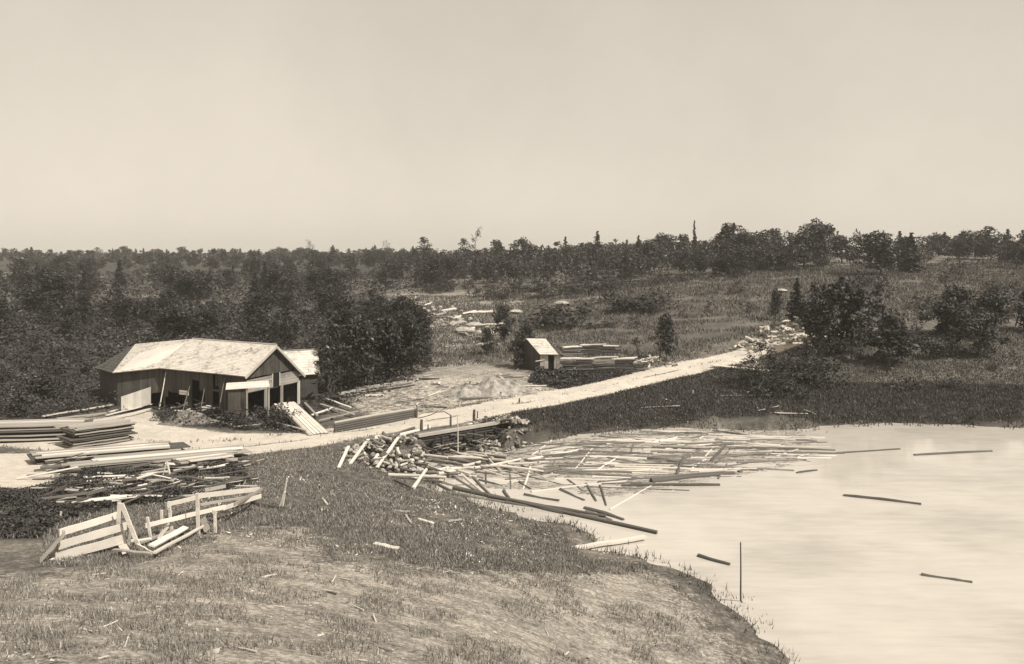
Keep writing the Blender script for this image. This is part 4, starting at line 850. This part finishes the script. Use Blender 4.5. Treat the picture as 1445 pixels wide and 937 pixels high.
# landing
la = G(1005,518); lb_ = WP(1085,523,1.15); la = Vector((la.x,la.y,la.z+.2))
ld = root('plank_landing', tuple(la), 'narrow bright plank landing jutting right from the road over the dark bank', 'landing')
mb = MB(); dd = (lb_-la).normalized(); sn = Vector((-dd.y,dd.x,0))
for k in range(3): mb.beam(la+sn*(k-1)*.3, lb_+sn*(k-1)*.3, .27, .09)
part('deck', mb, 'pale', ld)
for t in (.3,.6,.95):
    q = la.lerp(lb_, t); mb = MB(); mb.tube([q+Vector((0,0,-.08)), V3(q, gz(q.x,q.y)-.2)], [.08,.08], 6); part('leg', mb, 'dark', ld)
# sticks on the bank
for k,(x1,y1,x2,y2) in enumerate([(1070,581,1099,575),(1092,584,1140,586),(1135,580,1152,587),(1148,545,1160,540),(1010,560,1105,559),(905,577,960,575)]):
    log(lift(G(x1,y1),.1), lift(G(x2,y2),.14), .05, ['short pale pole lying tilted on the grass of the far bank','long pale pole lying level on the far bank','short pale pole crossing the end of the long one on the far bank','pale stick in the grass above the far bank','thin grey pole lying level across the middle of the far bank','thin grey pole lying low on the far bank above the log jam'][k], None, 'barkpale', 'pole', 'pole')
# clearing debris
for k in range(24):
    px = random.uniform(540,700); py = 432+abs(px-640)*-.05+random.gauss(18,14)+(px-540)*.08; 
    g = G(px, py); L = random.uniform(1.5,4.5); a = random.gauss(.3,.6)*(1 if px > 620 else -1); d = Vector((math.cos(a),math.sin(a)*2,0)).normalized()*L/2; z = gz(g.x,g.y)+.25
    board(V3(g-d, gz(g.x-d.x,g.y-d.y)+.2), V3(g+d, gz(g.x+d.x,g.y+d.y)+.3), random.uniform(.4,.9), .25, 'pale slab or felled log littering the clearing up the slope', 'felled wood on the clearing', random.choice(['pale','pale','mid']), random.gauss(0,.3), 'plank', 'plank')
for px, py, r, lb in [(793,431,1.2,'pale boulder on the slope behind the log piles'),(728,442,1.0,'pale boulder right of the round tree by the clearing'),(1103,412,.9,'pale boulder by the narrow tree on the upper slope'),(655,470,1.3,'pale boulder at the foot of the clearing'),(670,462,1.2,'flat pale boulder in the clearing right of centre')]:
    g = G(px, py); mb = MB(); n = 9
    for i in range(6):
        for j in range(n):
            a = 2*math.pi*j/n; t = i/5; rr = r*math.sin(math.pi*(.12+.88*t*.98+.0))*.9+.05; mb.v.append((g.x+math.cos(a)*rr*1.3*random.uniform(.85,1.15), g.y+math.sin(a)*rr*random.uniform(.85,1.15), g.z-.2+(1-t)*r*.85))
    for i in range(5):
        for j in range(n): mb.f.append((i*n+j, i*n+(j+1)%n, (i+1)*n+(j+1)%n, (i+1)*n+j))
    mb.f.append(tuple(range(n))); single('boulder', mb, 'stone', tuple(g), lb, 'boulder')
for k in range(75):
    t = random.random(); px = 560+t*140+random.gauss(0,14); py = 428+t*48+random.gauss(0,12); g = G(px, py)
    stone(Vector((g.x, g.y, g.z+.1)), random.uniform(.2,.65), 'pale rock in the broken rubble running down the clearing', 'rubble running down the clearing')
# board stack behind yard (bright)
def stack(a, b, width, rowsn, across, label, group, mats=('mid','pale'), th=.06, gap=.02, gapl=.0, jit=.25):
    a = Vector(a); b = Vector(b); d = (b-a).normalized(); n = Vector((-d.y,d.x,0)).normalized(); bw = width/across; z0 = max(a.z, b.z)
    for i in range(rowsn):
        top = i == rowsn-1
        for j in range(across):
            if 0 < j and not top: continue                    # inner boards of covered rows stay out of sight
            o = n*((j+.5)*bw+random.uniform(-.12,.12)); e = random.uniform(-jit,jit)*1.6; f = random.uniform(-jit,jit)*1.6; z = .08+i*(th+gap)+random.uniform(0,.03)
            if not top: w = width*random.uniform(.85,1.05); o = n*(width*.5+random.uniform(-.12,.12))
            else: w = bw*.93
            board(Vector((a.x,a.y,a.z+z))+o+d*e, Vector((b.x,b.y,b.z+z))+o+d*f, w, th, label+(', on top' if top else ', in its side'), group, random.choice(mats) if not top else random.choice(['pale','mid','mid','mid']), random.gauss(0,.03))
stack(G(512,556), G(585,545), 1.4, 5, 4, 'board of the bright stack at the back of the yard', 'bright board stack at the back of the yard', ('dark','mid'))
stack(G(484,562), G(512,556), 1.2, 4, 4, 'short board of the small stack left of the bright one', 'small board stack at the back of the yard', ('dark','mid'))
# left lumber stacks
stack(G(-70,628), G(118,622), 2.2, 9, 7, 'board of the long dark lumber stack at the left edge', 'long lumber stack at the left edge', ('dark','mid','dark'), .08, .05)
stack(G(104,634), G(188,622), 2.0, 10, 6, 'board of the shorter lumber stack beside the road', 'shorter lumber stack beside the road', ('dark','mid','dark'), .08, .05)
stack(G(62,656), G(250,640), 1.8, 4, 5, 'board of the low bright stack below the road', 'low bright board stack below the road', ('dark','mid'), .07, .05, jit=.6)
stack(G(118,668), G(330,648), 1.8, 4, 5, 'board of the lowest bright stack above the brush', 'lowest bright board stack', ('dark','mid'), .07, .05, jit=.9)
stack(G(260,664), G(330,655), 1.2, 5, 4, 'board of the small grey stack at the end of the lumber rows', 'small grey stack at the end of the rows', ('dark','mid'), .07, .04)
for k in range(190):
    px = random.uniform(60, 350); py = random.uniform(650, 715)
    if py > 740-.12*px or (px > 300 and py > 690): continue
    g = G(px, py); L = random.uniform(.5, 3.0); a = random.gauss(.3,.35); d = Vector((math.cos(a), math.sin(a), random.gauss(.05,.08)))*L/2; q = g+Vector((0,0,random.uniform(.08,.35)))
    board(q-d, q+d, random.uniform(.07,.2), random.uniform(.03,.07), 'scattered offcut among the brush between the lumber rows and the fences', 'scattered offcuts above the fences', random.choice(['mid','pale','dark','dark','dark']), random.gauss(0,.5), 'offcut', 'offcut')
mb = MB(); g = G(235,676); 
for s in (-.25,.25): mb.beam(g+Vector((s,0,0)), g+Vector((0,.05,.95)), .12, .05)
mb.beam(g+Vector((-.14,-.02,.4)), g+Vector((.14,-.02,.4)), .08, .04); single('trestle', mb, 'pale', tuple(g), 'small pale A-shaped trestle standing in the brush', 'trestle')

# ------------------------------------------------------------------ foreground fences
def py_to(px, py, Y): return Vector(((px-HX)/F*Y, Y, CH-(py-HY)/F*Y))
Yf = 27.5
fn = root('board_fence', tuple(G(120,792)), 'collapsed fence section of three wide pale boards at the lower left', 'fence')
def fb(x1,y1,x2,y2,w,Y1,Y2,mat,nm,th=.05,par=fn):
    mb = MB(); a = py_to(x1,y1,Y1); b = py_to(x2,y2,Y2); d = (b-a).normalized(); up = Vector((0,0,1)) if abs(d.z) < .75 else Vector((1,0,0)); n = d.cross(up).normalized(); seg = 6
    prev = None
    for i in range(seg+1):
        t = i/seg; p = a.lerp(b,t); ww = w*(1+random.gauss(0,.04)); u = up; j = random.gauss(0,.012)
        mb.v += [tuple(p-u*ww/2-n*th/2+n*j), tuple(p-u*ww/2+n*th/2+n*j), tuple(p+u*ww/2+n*th/2+n*j), tuple(p+u*ww/2-n*th/2+n*j)]
    for i in range(seg):
        k = i*4
        for j in range(4): mb.f.append((k+j, k+(j+1)%4, k+4+(j+1)%4, k+4+j))
    mb.f += [(3,2,1,0),(seg*4,seg*4+1,seg*4+2,seg*4+3)]
    part(nm, mb, mat, par)
fb(84,752,168,726,.24,27.2,29.5,'pale','rail'); fb(82,770,178,742,.26,27.2,29.3,'pale','rail'); fb(78,787,176,760,.30,27.2,29.2,'pale','rail')
fb(56,792,92,752,.16,26.6,27.0,'mid','brace'); fb(72,800,86,748,.16,27.3,27.3,'mid','post'); fb(166,768,168,708,.12,29.3,29.4,'pale','post'); fb(180,776,186,744,.1,29.2,29.4,'mid','post')
fb(171,710,196,772,.15,28.9,28.9,'pale','brace'); fb(194,770,222,786,.14,28.9,28.3,'pale','brace')
post(86,735,722,.05,'short pale stick standing in the brush above the board fence','barkpale')
fn2 = root('rail_fence', tuple(G(300,745)), 'broken rail fence with slab rails running from the lower left to the scrub', 'fence')
def f2(x1,y1,x2,y2,w,mat,nm,dz=0):
    ya = G(x1, min(max(y1+18,740),775)).y; yb = G(x2, max(y2+22,715)).y; fb(x1,y1,x2,y2,w,ya,yb,mat,nm,.06,fn2)
f2(236,712,286,700,.17,'pale','rail'); f2(278,700,366,690,.2,'pale','rail'); f2(282,712,345,702,.1,'mid','rail'); f2(262,728,318,715,.16,'pale','rail'); f2(300,722,368,700,.17,'pale','rail'); f2(205,742,262,728,.16,'pale','rail'); f2(330,712,370,690,.12,'mid','rail')
for x1,y1,x2,y2,w in [(238,708,243,750,.1),(278,696,280,752,.12),(303,720,304,750,.09),(208,730,214,762,.08),(228,720,228,752,.08)]:
    Y = G(x2,y2+2).y; fb(x1,y1,x2,y2+4,w,Y,Y,'pale','post',.09,fn2)
for k,(x1,y1,x2,y2,w) in enumerate([(196,772,250,755,.16),(214,778,262,752,.2),(218,790,290,748,.1),(286,742,292,755,.2),(170,770,178,788,.22),(178,772,214,768,.1),(160,786,215,790,.12),(225,770,240,745,.12)]):
    board(lift(G(x1,y1),.14+.05*k%.2), lift(G(x2,y2),.2), w*1.2, .06, 'fallen pale slab lying at the foot of the broken fences', 'fallen slabs at the fence foot', 'pale' if k % 3 else 'mid', random.gauss(.2,.3), 'plank', 'plank')
g = G(398,718); log(g-Vector((0,0,.1)), py_to(405,675,g.y), .06, 'thin pale post standing alone in the grass right of the rail fence', None, 'barkpale', 'post', 'post')
board(g+Vector((-.1,-.1,0)), py_to(402,694,g.y-.1), .22, .06, 'short wide slab leaning on the lone post')
log(lift(G(355,712),.12), lift(G(402,720),.1), .08, 'dark rail lying on the grass at the foot of the lone post', None, 'dark')
# small things on near bank
for k,(x1,y1,x2,y2,w,mt) in enumerate([(528,769,562,777,.26,'pale'),(590,734,612,741,.18,'pale'),(572,728,580,740,.1,'mid'),(556,722,578,724,.08,'mid'),(632,737,650,735,.12,'mid'),(455,705,462,714,.09,'pale')]):
    board(lift(G(x1,y1),.06), lift(G(x2,y2),.07), w, .07, ['wide pale slab lying on the near sandy bank','short pale slab lying in the grass of the near bank','small grey stick standing out in the near bank grass','thin grey stick above the short slab','faint grey slab near the pond side of the grass','tiny pale stick in the grass below the slab heap'][k], None, mt)
board(lift(WP(806,778,WZ),.15), lift(WP(910,762,WZ),.15), .35, .12, 'long pale plank half afloat at the tip of the near bank', None, 'pale')
for k in range(60):
    px = random.uniform(60, 1060); py = random.uniform(805, 940); g = G(px, py)
    if g.z < WZ+.1 or px > 960: continue
    L = random.uniform(.15,.6); a = random.uniform(0,3.14); d = Vector((math.cos(a),math.sin(a),0))*L/2
    log(lift(g-d,.03), lift(g+d,.04), random.uniform(.012,.03), 'small twig lying on the bare near bank', 'twigs on the near bank', random.choice(['bark','barkpale']), 'twig', 'twig')
for a in [(1190,700,1300,712,.13),(1290,643,1400,637,.12),(1180,640,1270,634,.1),(1300,812,1372,822,.11)]:
    log(WP(a[0],a[1],WZ-.02), WP(a[2],a[3],WZ), a[4], 'single log adrift on the open right-hand water', 'logs adrift on the open right-hand water', 'dark')

# ------------------------------------------------------------------ air
hm = bpy.data.materials.new('haze_air'); hm.use_nodes = True; t_ = hm.node_tree; t_.nodes.clear(); ho = t_.nodes.new('ShaderNodeOutputMaterial'); hv = t_.nodes.new('ShaderNodeVolumePrincipled')
hv.inputs['Color'].default_value = (.96,.92,.83,1); hv.inputs['Density'].default_value = .0003; t_.links.new(hv.outputs[0], ho.inputs['Volume'])
mb = MB(); mb.hexa([(-2200,-60,-30),(2200,-60,-30),(2200,1650,-30),(-2200,1650,-30),(-2200,-60,34),(2200,-60,34),(2200,1650,34),(-2200,1650,34)])
hb = bpy.data.objects.new('haze', mb.mesh('haze')); hb.data.materials.append(hm); link(hb); tag(hb, 'thin pale haze in the summer air', 'haze', kind='stuff')
# ------------------------------------------------------------------ world, sun, camera
sc = bpy.context.scene
EL = math.radians(50); AZ = math.atan2(-.60, .80)              # direction towards the sun, to the right and behind the camera
w = bpy.data.worlds.new('World'); sc.world = w; w.use_nodes = True; nt = w.node_tree; bg = nt.nodes['Background']
sky = nt.nodes.new('ShaderNodeTexSky'); sky.sky_type = 'NISHITA'; sky.sun_disc = False; sky.sun_elevation = EL; sky.sun_rotation = math.pi/2-AZ
sky.dust_density = 1.0; sky.air_density = 1.0; sky.ozone_density = 1
bw = nt.nodes.new('ShaderNodeRGBToBW'); nt.links.new(sky.outputs[0], bw.inputs[0])
tc = nt.nodes.new('ShaderNodeTexCoord'); nz = nt.nodes.new('ShaderNodeTexNoise'); nz.inputs['Scale'].default_value = 3; nz.inputs['Detail'].default_value = 9; nz.inputs['Roughness'].default_value = .62; nt.links.new(tc.outputs['Generated'], nz.inputs[0])
mr = nt.nodes.new('ShaderNodeMapRange'); mr.inputs[3].default_value = .84; mr.inputs[4].default_value = 1.14; nt.links.new(nz.outputs[0], mr.inputs[0])
pq = nt.nodes.new('ShaderNodeMath'); pq.operation = 'POWER'; pq.inputs[1].default_value = .25; nt.links.new(bw.outputs[0], pq.inputs[0]); pm_ = nt.nodes.new('ShaderNodeMath'); pm_.operation = 'MULTIPLY'; pm_.inputs[1].default_value = 2.62; nt.links.new(pq.outputs[0], pm_.inputs[0])
mu = nt.nodes.new('ShaderNodeMath'); mu.operation = 'MULTIPLY'; nt.links.new(pm_.outputs[0], mu.inputs[0]); nt.links.new(mr.outputs[0], mu.inputs[1])
cm = nt.nodes.new('ShaderNodeMix'); cm.data_type = 'RGBA'; cm.blend_type = 'MULTIPLY'; cm.inputs[0].default_value = 1; nt.links.new(mu.outputs[0], cm.inputs[6]); cm.inputs[7].default_value = (1.0,.9,.765,1)
nt.links.new(cm.outputs[2], bg.inputs[0]); bg.inputs[1].default_value = .13
L = bpy.data.lights.new('sun', 'SUN'); L.energy = 3.6; L.angle = math.radians(.5); L.color = (1,.965,.9); so = bpy.data.objects.new('sun', L); link(so)
dr = Vector((math.cos(AZ)*math.cos(EL), math.sin(AZ)*math.cos(EL), math.sin(EL))); so.rotation_euler = dr.to_track_quat('Z', 'Y').to_euler()
cam = bpy.data.cameras.new('camera'); cam.lens = F/1445*36; cam.sensor_width = 36; cam.shift_y = -(468.5-HY)/1445; cam.clip_end = 4000; co = bpy.data.objects.new('camera', cam); co.location = (0,0,CH); co.rotation_euler = (math.pi/2,0,0); link(co); sc.camera = co
sc.view_settings.view_transform = 'Standard'; sc.view_settings.look = 'None'; sc.view_settings.exposure = .62; sc.view_settings.gamma = 1
